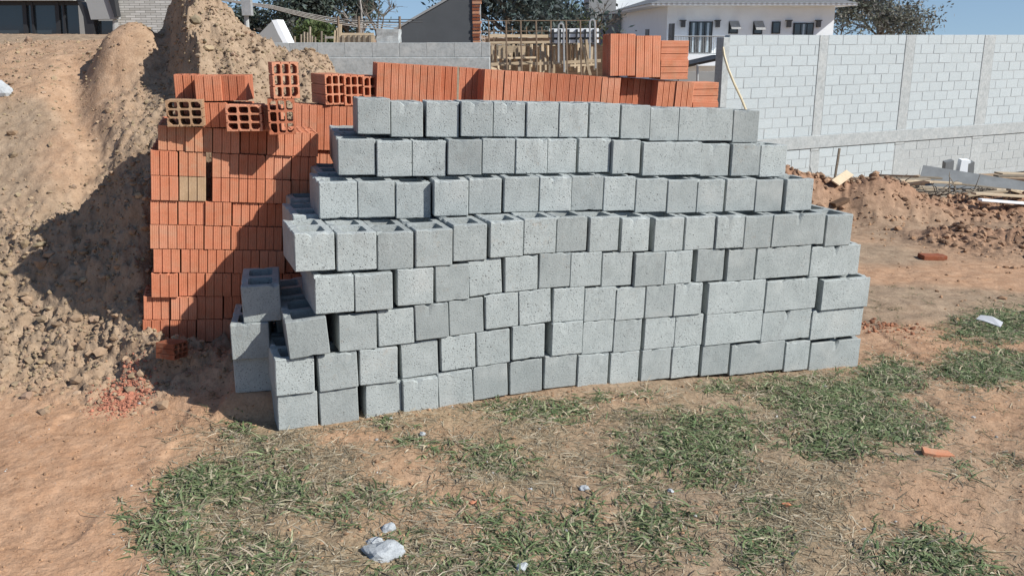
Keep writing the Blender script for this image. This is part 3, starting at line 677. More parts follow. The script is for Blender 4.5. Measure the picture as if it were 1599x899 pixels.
# ------------------------------------------------------------------ hollow clay bricks
def brick_mesh(name, L, seed, a=0.14, b=0.19, mat_key='brick'):
    rn = random.Random(seed); bm = bmesh.new(); prof = []
    def side(p, q, n_strip):
        p = Vector(p); q = Vector(q); d = (q - p); l = d.length; d.normalize(); inn = Vector((-d.y, d.x))
        w_ = l / n_strip; out = []
        for k in range(n_strip):
            x0 = k * w_ + (0.0032 if k else 0.002); x1 = (k + 1) * w_ - (0.0032 if k < n_strip - 1 else 0.002)
            out.append((x0, 0.0))
            for j in range(1, 4):
                t = x0 + (x1 - x0) * j / 4; out += [(t - 0.0018, 0.0), (t, 0.0016), (t + 0.0018, 0.0)]
            out.append((x1, 0.0))
            if k < n_strip - 1: out += [(x1 + 0.0012, 0.0085), (x1 + 0.0052, 0.0085)]
        return [p + d * t + inn * h for t, h in out]
    prof = side((-a/2, 0), (a/2, 0), 3) + side((a/2, 0), (a/2, b), 3) + side((a/2, b), (-a/2, b), 3) + side((-a/2, b), (-a/2, 0), 3)
    n = len(prof)
    bot = [bm.verts.new((p.x, p.y, rn.uniform(0, 0.0012))) for p in prof]; cuts = [(rn.randrange(n), rn.randint(2, 7), rn.uniform(0.003, 0.012)) for _ in range(rn.randint(1, 4))]
    def chip(i): return sum(d_ * max(0, 1 - min(abs(i - c_), n - abs(i - c_)) / w_) for c_, w_, d_ in cuts)
    top = [bm.verts.new((p.x, p.y, L - rn.uniform(0, 0.0015) - chip(i))) for i, p in enumerate(prof)]
    for i in range(n): bm.faces.new((bot[i], bot[(i + 1) % n], top[(i + 1) % n], top[i]))
    t = 0.009; cw = (a - 4 * t) / 3; cl = (b - 4 * t) / 3; hT, hB = [], []
    for i in range(3):
        for j in range(3):
            x0 = -a/2 + t + i * (cw + t); y0 = t + j * (cl + t); x1 = x0 + cw; y1 = y0 + cl; ch = 0.006
            pts = []
            for (cx, cy, sx, sy, corner) in ((x0, y0, 1, 1, (0, 0)), (x1, y0, -1, 1, (2, 0)), (x1, y1, -1, -1, (2, 2)), (x0, y1, 1, -1, (0, 2))):
                c = ch * (2.6 if (i, j) == corner else 1.0)
                e = [(cx, cy + sy * c), (cx + sx * c, cy)]
                if (sx, sy) in ((-1, 1), (1, -1)): e.reverse()
                pts += e
            hT.append([bm.verts.new((x, y, L - 0.0005)) for x, y in pts]); hB.append([bm.verts.new((x, y, 0.0005)) for x, y in pts])
            m = len(pts)
            for q in range(m): bm.faces.new((hT[-1][q], hT[-1][(q + 1) % m], hB[-1][(q + 1) % m], hB[-1][q]))
    def cap(loop, hs):
        es = []
        for Lp in [loop] + hs:
            for i in range(len(Lp)): es.append(bm.edges.get((Lp[i], Lp[(i + 1) % len(Lp)])) or bm.edges.new((Lp[i], Lp[(i + 1) % len(Lp)])))
        bmesh.ops.triangle_fill(bm, use_beauty=True, use_dissolve=False, edges=es)
    cap(top, hT); cap(bot, hB)
    bmesh.ops.recalc_face_normals(bm, faces=bm.faces)
    me = bpy.data.meshes.new(name); bm.to_mesh(me); bm.free(); me.materials.append(M[mat_key]); return me
HALF = [brick_mesh('clay_half_brick', 0.1348, i) for i in range(6)]
HALFP = brick_mesh('clay_half_brick', 0.1348, 7, mat_key='brickpale'); HALFD = brick_mesh('clay_half_brick', 0.1348, 8, mat_key='brickdust')
FULL = [brick_mesh('clay_brick', 0.285, 20 + i) for i in range(6)]
FULLP = brick_mesh('clay_brick', 0.285, 25, mat_key='brickpale')

GH = 'orange half bricks stacked beside the dirt heap'
LY = 5.06; LA = 0.32; LT = Vector((math.cos(LA), math.sin(LA), 0)); LN = Vector((-math.sin(LA), math.cos(LA), 0)); LSL = -0.085
left_px = [222, 222, 233, 236, 230, 231, 232, 231, 241]; UW = 0.1445
l0 = at(230, 400, LY); l0.z = 0
def left_z(k, s): return 0.209 + 0.1383 * k + LSL * s
def put_half(s, d, k, me, label, yaw=0, zadd=0.0):
    p = l0 + LT * s + LN * d; p.z = left_z(k, s) + zadd
    o = link('clay_half_brick', me, None, None, p, (0, -LSL, LA + yaw)); tag(o, label, 'clay brick', GH); return o
for k in range(9):
    yrow = 530 - 37.5 * (k + 0.5); x0 = at(left_px[k], yrow, LY).x - l0.x
    ncol = 6 if k < 5 else 6
    for j in range(ncol):
        s = x0 + UW * (j + 0.5) + random.uniform(-0.002, 0.002)
        if k in (6, 7) and j >= 2: s += 0.03
        if s > 0.98: continue
        me = random.choice(HALF)
        if (k, j) in ((7, 1), (8, 0), (8, 1)): me = HALFP
        if (k, j) == (6, 1): me = HALFD
        lab = 'ribbed orange half brick, %s from the dirt heap side, %s course from the ground' % (ORD[j + 1], ORD[k + 1])
        if (k, j) == (6, 1): lab = 'mortar-smeared pale half brick in the sunlit face of the orange stack'
        dj = random.uniform(-0.008, 0.012) - (0.02 if (k, j) in ((2, 0), (1, 1)) else 0)
        put_half(s, dj, k, me, lab, random.gauss(0, 0.012))
        if j < 2 or k > 5:
            o = put_half(s + 0.004, 0.205 + dj, k, random.choice(HALF), 'orange half brick in the second rank behind the ribbed stack face', random.gauss(0, 0.01)); o['group'] = 'second rank of half bricks'
            if j == 0:
                o = put_half(s + 0.01, 0.405 + dj, k, random.choice(HALF), 'orange half brick at the rear of the stack against the dirt heap', random.gauss(0, 0.02)); o['group'] = 'rear rank of half bricks'
# loose bricks lying on top of that stack; local axis z of a brick is its extrusion
ztop = 0.209 + 0.1383 * 9 + 0.002
def lay(px, py, Y, me, yaw, z, label, open_end=True, quarter=False, name='clay_half_brick', spin=0.0):
    # open_end: extrusion points to the viewer, long side of the section flat (or upright when quarter)
    c = at(px, py, Y)
    if open_end:
        R_ = Matrix.Rotation(yaw, 4, 'Z') @ Matrix.Rotation(math.pi / 2, 4, 'X') @ Matrix.Rotation(0 if quarter else math.pi / 2, 4, 'Z')
        # bring lowest corner to z
    else:
        R_ = Matrix.Rotation(yaw, 4, 'Z') @ Matrix.Rotation(spin, 4, 'Y')
    vs = [R_ @ v.co for v in me.vertices]; mn = min(v.z for v in vs); fx = (min(v.x for v in vs) + max(v.x for v in vs)) / 2; fy = min(v.y for v in vs)
    o = link(name, me, None); o.matrix_world = Matrix.Translation((c.x - fx, c.y - fy, z - mn)) @ R_
    tag(o, label, 'clay brick', 'loose bricks on top of the stacks'); return o
z9 = lambda px: left_z(9, at(px, 190, LY).x - l0.x) + 0.003
lay(283, 170, LY + .0, HALFD, 0.16, z9(283), 'dusty nine-hole brick lying open end outward nearest the dirt heap')
lay(377, 170, LY + .03, HALF[0], 0.10, z9(377), 'nine-hole half brick lying open end outward in the middle of the stack top')
lay(331, 170, LY + .10, HALF[1], 0.10, z9(331), 'upright half brick set back between two open-ended bricks', False)
lay(434, 168, LY + .02, HALF[2], 0.20, z9(434), 'upright nine-hole brick, lower of two with open ends, beside the tall bricks', True, True)
zz = z9(434) + 0.1915
lay(437, 122, LY + .02, HALF[0], 0.40, zz, 'upright nine-hole brick, upper of two stacked open ends, casting a shaded side', True, True)
z10 = z9(330) + 0.1425
lay(283, 132, LY + .20, HALF[1], 0.30, z10, 'ribbed half brick on top nearest the dirt heap, partly shaded', False)
lay(321, 135, LY + .10, HALF[2], 0.12, z10, 'ribbed half brick in the middle of three along the stack top', False)
lay(362, 137, LY + .13, HALF[0], 0.05, z10, 'ribbed half brick half in shadow, last of three along the stack top', False)
for px, dy in ((290, .20), (365, .16), (411, .1)):   # what carries the second layer at the back
    lay(px, 170, LY + dy + 0.02, HALF[1], 0.08, z9(px), 'half brick set back under the topmost half bricks, ' + {290: 'nearest the dirt heap', 365: 'behind the open-ended brick', 411: 'beside the two stacked open bricks'}[px], False)
# tall stack of whole bricks standing on end
GF = 'whole orange bricks standing on end in the long stack'
FA = 0.30; FT = Vector((math.cos(FA), math.sin(FA), 0)); FN = Vector((-math.sin(FA), math.cos(FA), 0)); FSL = -0.070
f0 = at(456, 190, 6.0); f0.z = 0
def full_z(k, s): return 1.49 - 0.287 * (k - 0) + FSL * s          # top of tier 1 is k = 0
def s_of(px, py): 
    r = ray(px, py); t = (f0.x * FN.x + f0.y * FN.y) / (r.x * FN.x + r.y * FN.y)
    return (r.x * t - f0.x) * FT.x + (r.y * t - f0.y) * FT.y
def put_full(s, d, zb, me, label, yaw=0, group=GF):
    p = f0 + FT * s + FN * d; p.z = zb
    o = link('clay_brick', me, None, None, p, (0, -FSL, FA + yaw)); tag(o, label, 'clay brick', group); return o
U2 = 0.1425
for k in range(1, 6):
    for j in range(22):
        s = U2 * (j + 0.5) + (0.10 if k == 2 else 0); dj = random.uniform(-0.006, 0.006)
        vis = (k <= 2 and j < 5)
        lab = ('ribbed whole brick on end, %s in the %s tier down, above the stepped grey blocks' % (ORD[j + 1], ORD[k])) if vis else 'whole orange brick in the body of the stack behind the grey blocks'
        put_full(s, dj + (0.02 if k == 2 else 0), full_z(k, s), random.choice(FULL), lab, random.gauss(0, 0.01), GF if vis else 'bricks hidden behind the grey block pile')
# three open-ended bricks standing on that tier, then the long row on end
for i, px in enumerate((509, 539, 569)):
    me = FULL[i]; s = s_of(px, 140)
    R_ = Matrix.Rotation(FA + 0.22, 4, 'Z') @ Matrix.Rotation(math.pi / 2, 4, 'X')
    vs = [R_ @ v.co for v in me.vertices]; mn = min(v.z for v in vs)
    p = f0 + FT * s + FN * (0.27 + 0.02 * i); p.z = full_z(0, s) + 0.004 - mn
    o = link('clay_brick', me, None); o.matrix_world = Matrix.Translation(p) @ R_
    tag(o, ('first', 'second', 'third, shaded,')[i] + ' of three bricks lying open end outward before the long upright row', 'clay brick', 'open-ended bricks on the long stack')
sA, sB, sC = s_of(585, 130), s_of(1080, 145), s_of(1120, 145)
nrow = round((sB - sA) / 0.1425); step = (sB - sA) / nrow
for j in range(nrow):
    s = sA + step * (j + 0.5); px_, _ = project(*(f0 + FT * s + Vector((0, 0, 1.6))))
    d = random.uniform(-0.006, 0.006); yaw = random.gauss(0, 0.012)
    if 690 < px_ < 760: d = 0.10
    if 960 < px_ < 1030: d = 0.10
    if 757 < px_ < 800: yaw = 0.10; d -= 0.01
    put_full(s, d, full_z(0, s) + 0.003, random.choice(FULL), 'upright brick in the long row above the grey blocks, %s from the open-ended bricks' % ORD[j + 1], yaw)
def lying(s, d, zb, L, label, hgt=1.0):          # extrusion along the face: ribs run level
    me = FULL[1]
    R_ = Matrix.Rotation(FA, 4, 'Z') @ Matrix.Rotation(math.pi / 2, 4, 'Y')
    sclx = L / 0.285
    p = f0 + FT * s + FN * d; p.z = zb + 0.07 * hgt
    o = link('clay_brick', me, None); o.matrix_world = Matrix.Translation(p) @ R_ @ Matrix.Diagonal((hgt, 1, sclx, 1))
    tag(o, label, 'clay brick', 'bricks lying on their sides at the sunny end'); return o
for i in range(2):
    lying(sB + 0.012, -0.005 + 0.01 * i, full_z(0, sB) + 0.004 + 0.1405 * i, sC - sB, ('lower', 'upper')[i] + ' of two level-ribbed bricks ending the long upright row')
s1_, s2_, s3_ = s_of(948, 100), s_of(1027, 100), s_of(1068, 100)
zu = lambda s: full_z(0, s) + 0.003 + 0.287
for j in range(2):
    s = s1_ + 0.03 + (s2_ - s1_) * (j + 0.5) / 2
    s = s1_ + 0.02 + 0.192 * j
    p = f0 + FT * (s + 0.19) + FN * 0.06; p.z = zu(s) + 0.004
    o = link('clay_brick', FULL[j], None, None, p, (0, -FSL * 0.5, FA + math.pi / 2 + 0.03 * j))
    tag(o, ('first', 'second')[j] + ' of two upright bricks crowning the long orange row', 'clay brick', GF)
for i in range(2):
    lying(s1_ + 0.02 + 0.388, -0.01 + 0.008 * i, zu(s2_) + 0.002 + 0.1335 * i, s3_ - s2_ + 0.01, ('lower', 'upper')[i] + ' of two level-ribbed bricks crowning the long orange row', 0.95)
# a thin wooden lath stuck between the upright bricks
c = at(714, 160, 5.95)
tag(MB().bar((c.x, c.y, c.z - 0.06), (c.x + 0.01, c.y, c.z + 0.22), 0.012, 0.008, (0, 1, 0)).build('wooden_lath', M['board']), 'thin pale lath standing against the set-back orange bricks', 'lath')


# ------------------------------------------------------------------ boundary wall of grey blocks
def boundary_wall():
    O = Vector((4.09, 18.1, 0)); D = Vector((0.8855, 0.4647, 0)); Nn = Vector((-0.4647, 0.8855, 0)); ang = math.atan2(D.y, D.x)
    def s_px(px):
        r = ray(px, 100); t = (O.x * Nn.x + O.y * Nn.y) / (r.x * Nn.x + r.y * Nn.y); p = r * t
        return (p.x - O.x) * D.x + (p.y - O.y) * D.y
    root = empty('boundary_wall', (O.x, O.y, -1.3), ang)
    tag(root, 'long boundary wall of pale grey blocks with cast pillars and a beam', 'wall')
    zt = 1.90 + 1.3; SE = 12.0
    pil = [(s_px(1277), s_px(1291)), (s_px(1411), s_px(1426)), (s_px(1533), s_px(1550)), (s_px(1675), s_px(1692))]
    MB().box((0.02, 0.011, 0), (SE, 0.15, zt - 0.02)).build('mortar_core', M['mortar'], root)
    box = MB().box((-0.5, 0, 0), (0.5, 1, 1)).mesh('wall_block')
    ce = MB().box((-0.14, -0.012, 0), (0.02, 0.20, zt - 0.05)).build('end_post', M['cast'], root, 0.006)
    for a, b in pil:
        MB().box((a, -0.004, 1.3 - 0.42), (b, 0.19, zt - 0.012)).build('pillar', M['cast'], root, 0.008)
        MB().box((a + 0.02, 0.004, 0), (b + 0.03, 0.19, 1.3 - 0.421)).build('pillar', M['cast'], root, 0.008)
    zb1 = zt - 2.0; zb0 = zb1 - 0.26
    MB().box((0.02, -0.022, zb0), (SE, 0.18, zb1)).build('beam', M['cast'], root, 0.008)
    segs = []; s = 0.02
    for a, b in pil: segs.append((s, a)); s = b
    segs.append((s, SE))
    me = {}
    for k in range(8):
        m = MB().box((-0.5, 0, -0.5), (0.5, 0.14, 0.5)); mm = m.mesh('wall_block'); bm = bmesh.new(); bm.from_mesh(mm)
        bmesh.ops.bevel(bm, geom=list(bm.edges), offset=0.012, segments=1, affect='EDGES')
        for v in bm.verts: v.co.x += random.uniform(-.006, .006); v.co.z += random.uniform(-.012, .012); v.co.y += random.uniform(-.002, .002)
        bm.to_mesh(mm); bm.free(); mm.materials.append(M['wallblock']); me[k] = mm
    mg = {}
    for k in me: mg[k] = me[k].copy(); mg[k].materials.clear(); mg[k].materials.append(M['cast'])
    rows = [(zt - 0.2 * (i + 1), i) for i in range(10)] + [(zb0 - 0.2 * (i + 1), i + 10) for i in range(4)]
    for z, i in rows:
        for a, b in segs:
            x = a + 0.006; first = True
            while x < b - 0.02 and x < 10.6:
                wd = 0.39 if not (first and i % 2) else 0.19
                x2 = min(x + wd, b - 0.006); first = False
                if b - 0.006 - x2 < 0.06: x2 = b - 0.006
                if x2 - x > 0.03:
                    o = link('wall_block', (mg if i >= 10 and x > pil[1][0] else me)[random.randrange(8)], None, root, ((x + x2) / 2, random.uniform(0.004, 0.008), z + 0.095), None, (x2 - x, 1, 0.188))
                x = x2 + random.uniform(0.008, 0.013)
    return O, D, Nn, ang
WO, WD, WN, WANG = boundary_wall()
# hose hanging over the wall's end
pts = [at(1129, 74, 17.9), at(1131, 88, 17.85), at(1137, 108, 17.75), at(1147, 132, 17.65), at(1158, 155, 17.6), at(1170, 185, 17.5), at(1178, 205, 17.5)]
pts[-1].z = gz(pts[-1].x, pts[-1].y) if pts[-1].z < gz(pts[-1].x, pts[-1].y) else pts[-1].z
pts.append(Vector((pts[-1].x + 0.1, 17.3, gz(pts[-1].x + 0.1, 17.3) + 0.02)))
tag(MB().tube(pts, 0.022, 6).build('hose', M['hose']), 'pale yellow hose leaning against the end of the boundary wall', 'hose')

# ------------------------------------------------------------------ grey retaining wall in the middle distance
def retaining_wall():
    Y = 13.9; L = at(420, 67, Y); Rr = at(765, 67, Y); zt = L.z; root = empty('retaining_wall', ((L.x + Rr.x) / 2, Y, -0.6)); root_o = root.location
    tag(root, 'low grey rendered wall behind the orange bricks', 'wall')
    z1 = zt - 0.205
    b = MB().box((L.x, Y - 0.02, -0.6), (Rr.x, Y + 0.2, z1)).build('lower_wall', M['cast'], root, 0.01); b.location = -Vector(root_o)
    o = MB().box((L.x, Y + 0.008, z1 + 0.002), (Rr.x - .01, Y + 0.17, zt - 0.012)).build('mortar_core', M['cast'], root); o.location = -Vector(root_o)
    x = L.x - 0.1
    while x < Rr.x - 0.05:
        x2 = min(x + 0.392, Rr.x)
        o = MB().box((x, Y, z1 + 0.004), (x2, Y + 0.19, zt + random.uniform(-0.003, 0.002))).build('block', M['cast'], root, 0.003); o.location = -Vector(root_o)
        x = x2 + 0.005
    o = MB().box((Rr.x + 0.01, Y - 0.03, -0.6), (Rr.x + 0.16, Y + 0.2, zt - 0.39)).build('kerb_step', M['cast'], root, 0.01); o.location = -Vector(root_o)
    m = MB().box((at(587, 50, Y).x, Y + 0.03, zt + 0.002), (at(622, 50, Y).x, Y + 0.40, zt + 0.19)); me = m.mesh('concrete_chunk'); bm = bmesh.new(); bm.from_mesh(me)
    bmesh.ops.subdivide_edges(bm, edges=bm.edges, cuts=3, use_grid_fill=True)
    for v in bm.verts:
        f = 0.5 + (v.co.x - L.x) / 3; v.co += Vector((random.uniform(-1, 1), random.uniform(-1, 1), random.uniform(-1, .3) if v.co.z > zt + 0.1 else 0)) * 0.009
    bm.to_mesh(me); bm.free()
    tag(link('concrete_chunk', me, M['cast']), 'rough squared lump of concrete on top of the low grey wall', 'concrete lump')
retaining_wall()

# dark gable wall with a toothed brick edge
def gable_wall():
    Y = 19.0; q = lambda x, y: at(x, y, Y)
    root = empty('gable_wall', (q(690, 67).x, Y, 0)); tag(root, 'dark grey sloping gable wall of a house under construction', 'wall')
    bl, br = q(605, 150), q(737, 150); poly = [Vector((bl.x, Y, -0.5)), Vector((br.x, Y, -0.5)), q(737, -40), q(722, -14), q(605, 55)]
    o = MB().prism(poly, (0, 0.25, 0)).build('gable', M['darkwall'], root); o.location = -root.location
    # pale coping along the slope
    a = q(603, 55.5); b = q(724, -14.5)
    o = MB().bar(a + Vector((0, .12, .02)), b + Vector((0, .12, .02)), 0.3, 0.04, (0, 0, 1)).build('coping', M['greyrender'], root); o.location = -root.location
    z = -0.5; k = 0; x0, x1 = q(738, 50).x, q(751.5, 50).x; top = q(738, -30).z
    while z < top:
        o = MB().box((x0 + random.uniform(-.005, .01), Y - 0.03 + random.uniform(-.01, .01), z), (x1 + random.uniform(-.03, .01), Y + 0.2, z + 0.047)).build('brick', M['brickold'] if k % 3 else M['brickpale'], root); o.location = -root.location
        z += 0.062; k += 1
    o = MB().box((x0, Y + 0.0, -0.5), (x1 - 0.01, Y + 0.19, top)).build('mortar_core', M['mortar'], root); o.location = -root.location
gable_wall()
def white_gable():
    Y = 17.0; q = lambda x, y: at(x, y, Y); root = empty('sloped_parapet', (q(430, 60).x, Y, 1.0))
    tag(root, 'white-edged sloping parapet rising behind the dirt heap', 'parapet')
    o = MB().prism([q(404, 90), q(445, 90), q(441, 66), q(424, 34), q(404, 54)], (0, 0.2, 0)).build('side', M['greyrender'], root); o.location = -root.location
    o = MB().prism([q(424, 32), q(432, 31), q(456, 80), q(449, 84)], (0, 0.5, 0)).build('edge', M['white'], root); o.location = -root.location
    root.location.z = 1.0
white_gable()

# ------------------------------------------------------------------ timber formwork with starter bars
def formwork():
    Y = 16.0; q = lambda x, y, d=0.0: at(x, y, Y + d)
    root = empty('formwork', (q(850, 100).x, Y, -0.8)); tag(root, 'timber formwork with starter bars behind the long orange row', 'formwork')
    def part(name, mb, mt):
        o = mb.build(name, mt, root); o.location = -root.location; return o
    gx0, gx1 = q(760, 120).x, q(937, 120).x
    part('earth_bank', MB().box((gx0, Y + 1.7, -0.8), (gx1 + 0.3, Y + 2.2, q(800, 72, 1.7).z)), M['darkboard'])
    for i, y in enumerate((64, 74, 86, 98, 109)):
        a, b = q(758, y + 1, 0.9), q(937, y - 1, 0.9)
        part('form_board', MB().bar(a, b, 0.03, 0.07 if i % 2 else 0.10), M['darkboard'])
    for x, y, x2, y2, wd in ((762, 67, 858, 66, .035), (763, 101, 832, 98, .05), (832, 100, 938, 95, .05), (762, 56, 856, 57, .05), (790, 91, 838, 90, .03), (885, 103, 930, 101, .03), (765, 106, 795, 116, .05)):
        part('batten', MB().bar(q(x, y, -0.05), q(x2, y2, 0.1), 0.03, wd), M['board'])
    for x in (769, 777, 786, 795, 803, 811, 822, 829, 841, 848, 855, 866, 872, 882, 891, 897, 904, 911, 920):
        y0 = random.uniform(66, 72); y1 = random.uniform(94, 118)
        part('stud', MB().bar(q(x, y1, 0.5 + random.uniform(-.3, .3)), q(x + random.uniform(-2, 2), y0, 0.5), 0.045, 0.035 + random.uniform(0, .02)), M['board' if random.random() < .6 else 'oldboard'])
    for i in range(22):
        x = 764 + i * 7.9 + random.uniform(-2, 2); y0 = random.uniform(68, 80); part('stud', MB().bar(q(x, random.uniform(100, 119), 0.3 + random.uniform(-.2, .3)), q(x + random.uniform(-1.5, 1.5), y0, 0.35), 0.03, 0.022), M['board' if i % 3 else 'oldboard'])
    for x in (799, 806, 783, 815):
        part('scrap_board', MB().bar(q(x, 92, .3), q(x + random.uniform(-3, 5), 72, .3), 0.12, 0.02, (0, 1, 0)), M['board'])
    # dark panel with pale rails
    a, b = q(860, 66, .2), q(934, 47, .2)
    part('panel', MB().box((a.x, Y + .2, a.z), (b.x, Y + .25, b.z)), M['darkwall'])
    for y in (47.5, 56, 65): part('rail', MB().bar(q(858, y + .3, .14), q(935, y - .3, .14), 0.03, 0.055), M['white'])
    for x in (862, 873, 886, 899, 912, 925): part('clamp', MB().box((q(x, 66, .10).x, Y + .08, q(x, 67, .1).z), (q(x + 3, 66, .1).x, Y + .13, q(x, 46, .1).z)), M['frame'])
    for x in (763, 790, 813, 837, 860, 884, 906, 930):
        part('rebar', MB().tube([q(x + 2, 121, -.3), q(x, 33, -.3)], 0.014, 5), M['steel'])
    for x in (771, 800, 822, 846): part('rebar', MB().tube([q(x, 70, .1), q(x, 42, .1)], 0.010, 5), M['steel'])
    for y in (33, 49.5): part('wire', MB().tube([q(752, y, -.3), q(935 if y < 40 else 856, y - .5, -.3)], 0.007, 4), M['steel'])
    for x, y in ((876, 38), (925, 32)):
        pts = [q(x - 4, y + 60, -.35), q(x - 4, y + 6, -.35)] + [q(x - 4 * math.cos(t), y + 4 - 5 * math.sin(t), -.35) for t in (0.5, 1.2, 1.9, 2.6)] + [q(x + 4, y + 6, -.35), q(x + 5, y + 75, -.35)]
        part('rebar_hoop', MB().tube(pts, 0.016, 5), M['galv'])
    for x, y, x2, y2 in ((906, 60, 922, 118), (915, 62, 921, 95)): part('brace', MB().bar(q(x, y, -.2), q(x2, y2, -.2), .03, .045), M['board'])
formwork()
def far_formwork():
    Y = 17.5; q = lambda x, y, d=0.0: at(x, y, Y + d); root = empty('timber_fence', (q(560, 60).x, Y, 0.5)); tag(root, 'low timber shuttering and stakes beyond the grey wall', 'shuttering')
    def part(n, mb, mt): o = mb.build(n, mt, root); o.location = -root.location
    for i, y in enumerate((54, 58, 62.5, 67)): part('board', MB().bar(q(533, y), q(584, y), .03, .05), M['board'])
    for x in (536, 545, 553, 561, 569, 578): part('batten', MB().bar(q(x, 74, -.03), q(x, 55, -.03), .04, .04), M['oldboard'])
    for x, y in ((530, 38), (526, 44), (523, 48)): part('post', MB().bar(q(x, 78), q(x + 1.5, y), .05, .05), M['board'])
    for x, y in ((460, 57), (470, 54), (475, 50), (480, 51), (484, 42), (487, 56), (492, 58), (502, 49), (508, 55)): part('stake', MB().tube([q(x, 76, .5), q(x, y, .5)], .022, 6), M['oldboard'])
    part('rail', MB().bar(q(508, 59, .3), q(530, 58.5, .3), .04, .04), M['palebark'])
    for x in (528, 560, 624): part('post', MB().tube([q(x + 1, 76, .6), q(x, 26, .6)], .025, 6), M['steel'])
    for y in (30, 34): part('wire', MB().tube([q(528, y, .6), q(624, y + 1, .6), q(660, y + 1, .6)], .008, 4), M['cable'])
far_formwork()

# ------------------------------------------------------------------ white two-storey house
def white_house():
    Y = 56.0; q = lambda x, y, yy=Y: at(x, y, yy)
    xl, xr = q(1041, 50).x, q(1301, 50).x; root = empty('white_house', ((xl + xr) / 2, Y, -4)); tag(root, 'white two-storey house with grey hip roof and balcony behind the wall', 'house')
    def part(n, mb, mt, parent=None):
        o = mb.build(n, mt, parent or root)
        o.location = -root.location if parent is None else (0, 0, 0); return o
    ze = q(1100, 10).z; zs = q(1100, 84).z; z27 = q(1100, 27).z
    YB = 92.0
    part('wall', MB().box((xl, Y, -4), (xr, YB, ze)), M['white'])
    part('slab', MB().box((xl - 0.1, Y - 1.6, q(1100, 103, Y - 1.6).z), (q(1140, 90).x, Y + .02, q(1100, 86, Y - 1.6).z)), M['white'])
    ov = 1.1
    rf = part('roof', MB().prism([Vector((xl - ov, Y - ov, ze)), Vector((xr + ov * .8, Y - ov, ze)), Vector((xr + ov * .8, YB, ze)), Vector((xl - ov, YB, ze))], (0, 0, 0.12)), M['white'])
    cx = (xl + xr) / 2
    m = MB(); n = [(xl - ov - .1, Y - ov - .1, ze + .12), (xr + ov * .8 + .1, Y - ov - .1, ze + .12), (xr + ov * .8 + .1, YB, ze + .12), (xl - ov - .1, YB, ze + .12), (cx, Y + 5, ze + 2.0), (cx, YB - 5, ze + 2.0)]
    m.v += n; m.f += [(0, 1, 4), (1, 2, 5, 4), (2, 3, 5), (3, 0, 4, 5), (0, 3, 2, 1)]
    part('tiles', m, M['roof'], rf)
    for x in np.arange(xl - ov, xr + ov * .8, 0.28):
        pass
    mt_ = MB()
    for x in np.arange(xl - ov, xr + ov * .8, 0.30): mt_.box((x, Y - ov - .06, ze + .03), (x + .15, Y - ov + .1, ze + .14))
    part('eave_tiles', mt_, M['white'], rf)
    # windows of the front: x0, x1, y0, y1 in the photograph
    for k, (a, b, c, d) in enumerate(((1074, 1113, 34, 84), (1137, 1153, 34, 53), (1175, 1191, 34, 54), (1204, 1219, 34, 53), (1237, 1271, 36, 62))):
        A, B = q(a, d), q(b, c); wn = part('window', MB().box((A.x, Y - .06, A.z), (B.x, Y + .1, B.z)), M['frame'])
        nn = 3 if b - a > 30 else 1; wd = (B.x - A.x - .1) / nn
        for i in range(nn):
            x0 = A.x + .05 + i * wd + .03
            part('pane', MB().box((x0, Y - .09, A.z + .06), (x0 + wd - .06, Y - .055, B.z - .06)), M['glass'], wn)
            if nn > 1 and (i == 1 or a < 1200): part('curtain', MB().box((x0 + wd * .25, Y - .10, A.z + .07), (x0 + wd * .55, Y - .092, B.z - .07)), M['curtain'], wn)
        if a in (1137, 1175):
            part('sash', MB().prism([Vector((A.x, Y - .1, B.z)), Vector((B.x, Y - .1, B.z)), Vector((B.x + .05, Y - .65, A.z + .25)), Vector((A.x + .05, Y - .65, A.z + .25))], (0, .03, .03)), M['galv'])
    for x in (1066, 1120, 1231, 1277):
        p_ = q(x, 36); lp = part('wall_lamp', MB().box((p_.x - .1, Y - .25, p_.z - .25), (p_.x + .12, Y + .02, p_.z + .12)), M['lampmetal'])
        part('lamp_arm', MB().box((p_.x - .2, Y - .3, p_.z + .10), (p_.x + .16, Y - .05, p_.z + .16)), M['lampmetal'], lp)
    # balcony rail
    Yr = Y - 1.5; rl = part('railing', MB().tube([at(1044, 57, Yr), at(1142, 57, Yr)], .03, 5).tube([at(1044, 84, Yr), at(1142, 84, Yr)], .03, 5), M['galv'])
    for x in np.arange(1044, 1143, 2.6): part('baluster', MB().tube([at(x, 84, Yr), at(x, 57, Yr)], .014, 4), M['galv'], rl)
    # shaded side with its openings
    for (a, b, c, d) in ((1028, 1033, 37, 75), (994, 999, 46, 75), (937, 951, 56, 90)):
        ya = xl / ((a - 799.5) / F) ; yb = xl / ((b - 799.5) / F)
        ya *= 0.965; yb *= 0.965
        A = at(a, d, ya); B = at(b, c, yb); part('side_window', MB().box((xl - .05, min(ya, yb), A.z), (xl + .1, max(ya, yb), B.z)), M['frame'])
    # upper block of the roof terrace
    a, b = q(963, -30, 80), q(1003, 22, 80); part('upper_wall', MB().box((a.x, 80, b.z - 1.5), (b.x + 3, 86, a.z)), M['white'])
    a, b = q(921, -30, 79), q(963, 24, 79); part('water_tower', MB().box((a.x, 79.2, -4), (b.x - .05, 85, a.z)), M['greyrender'])
    # car port roof below the balcony
    cp = part('canopy', MB().prism([at(1062, 104, 48), at(1135, 88, 44), at(1135, 92, 44), at(1062, 108, 48)], (0, 3, 0)), M['frame'])
    for x in (1089,): part('canopy_post', MB().tube([at(x, 101, 46), at(x, 140, 46)], .06, 6), M['galv'], cp)
    part('garden_wall', MB().box((at(1060, 120, 50).x, 50, -4), (at(1132, 120, 50).x, 50.3, at(1100, 112, 50).z)), M['greyrender'])
white_house()

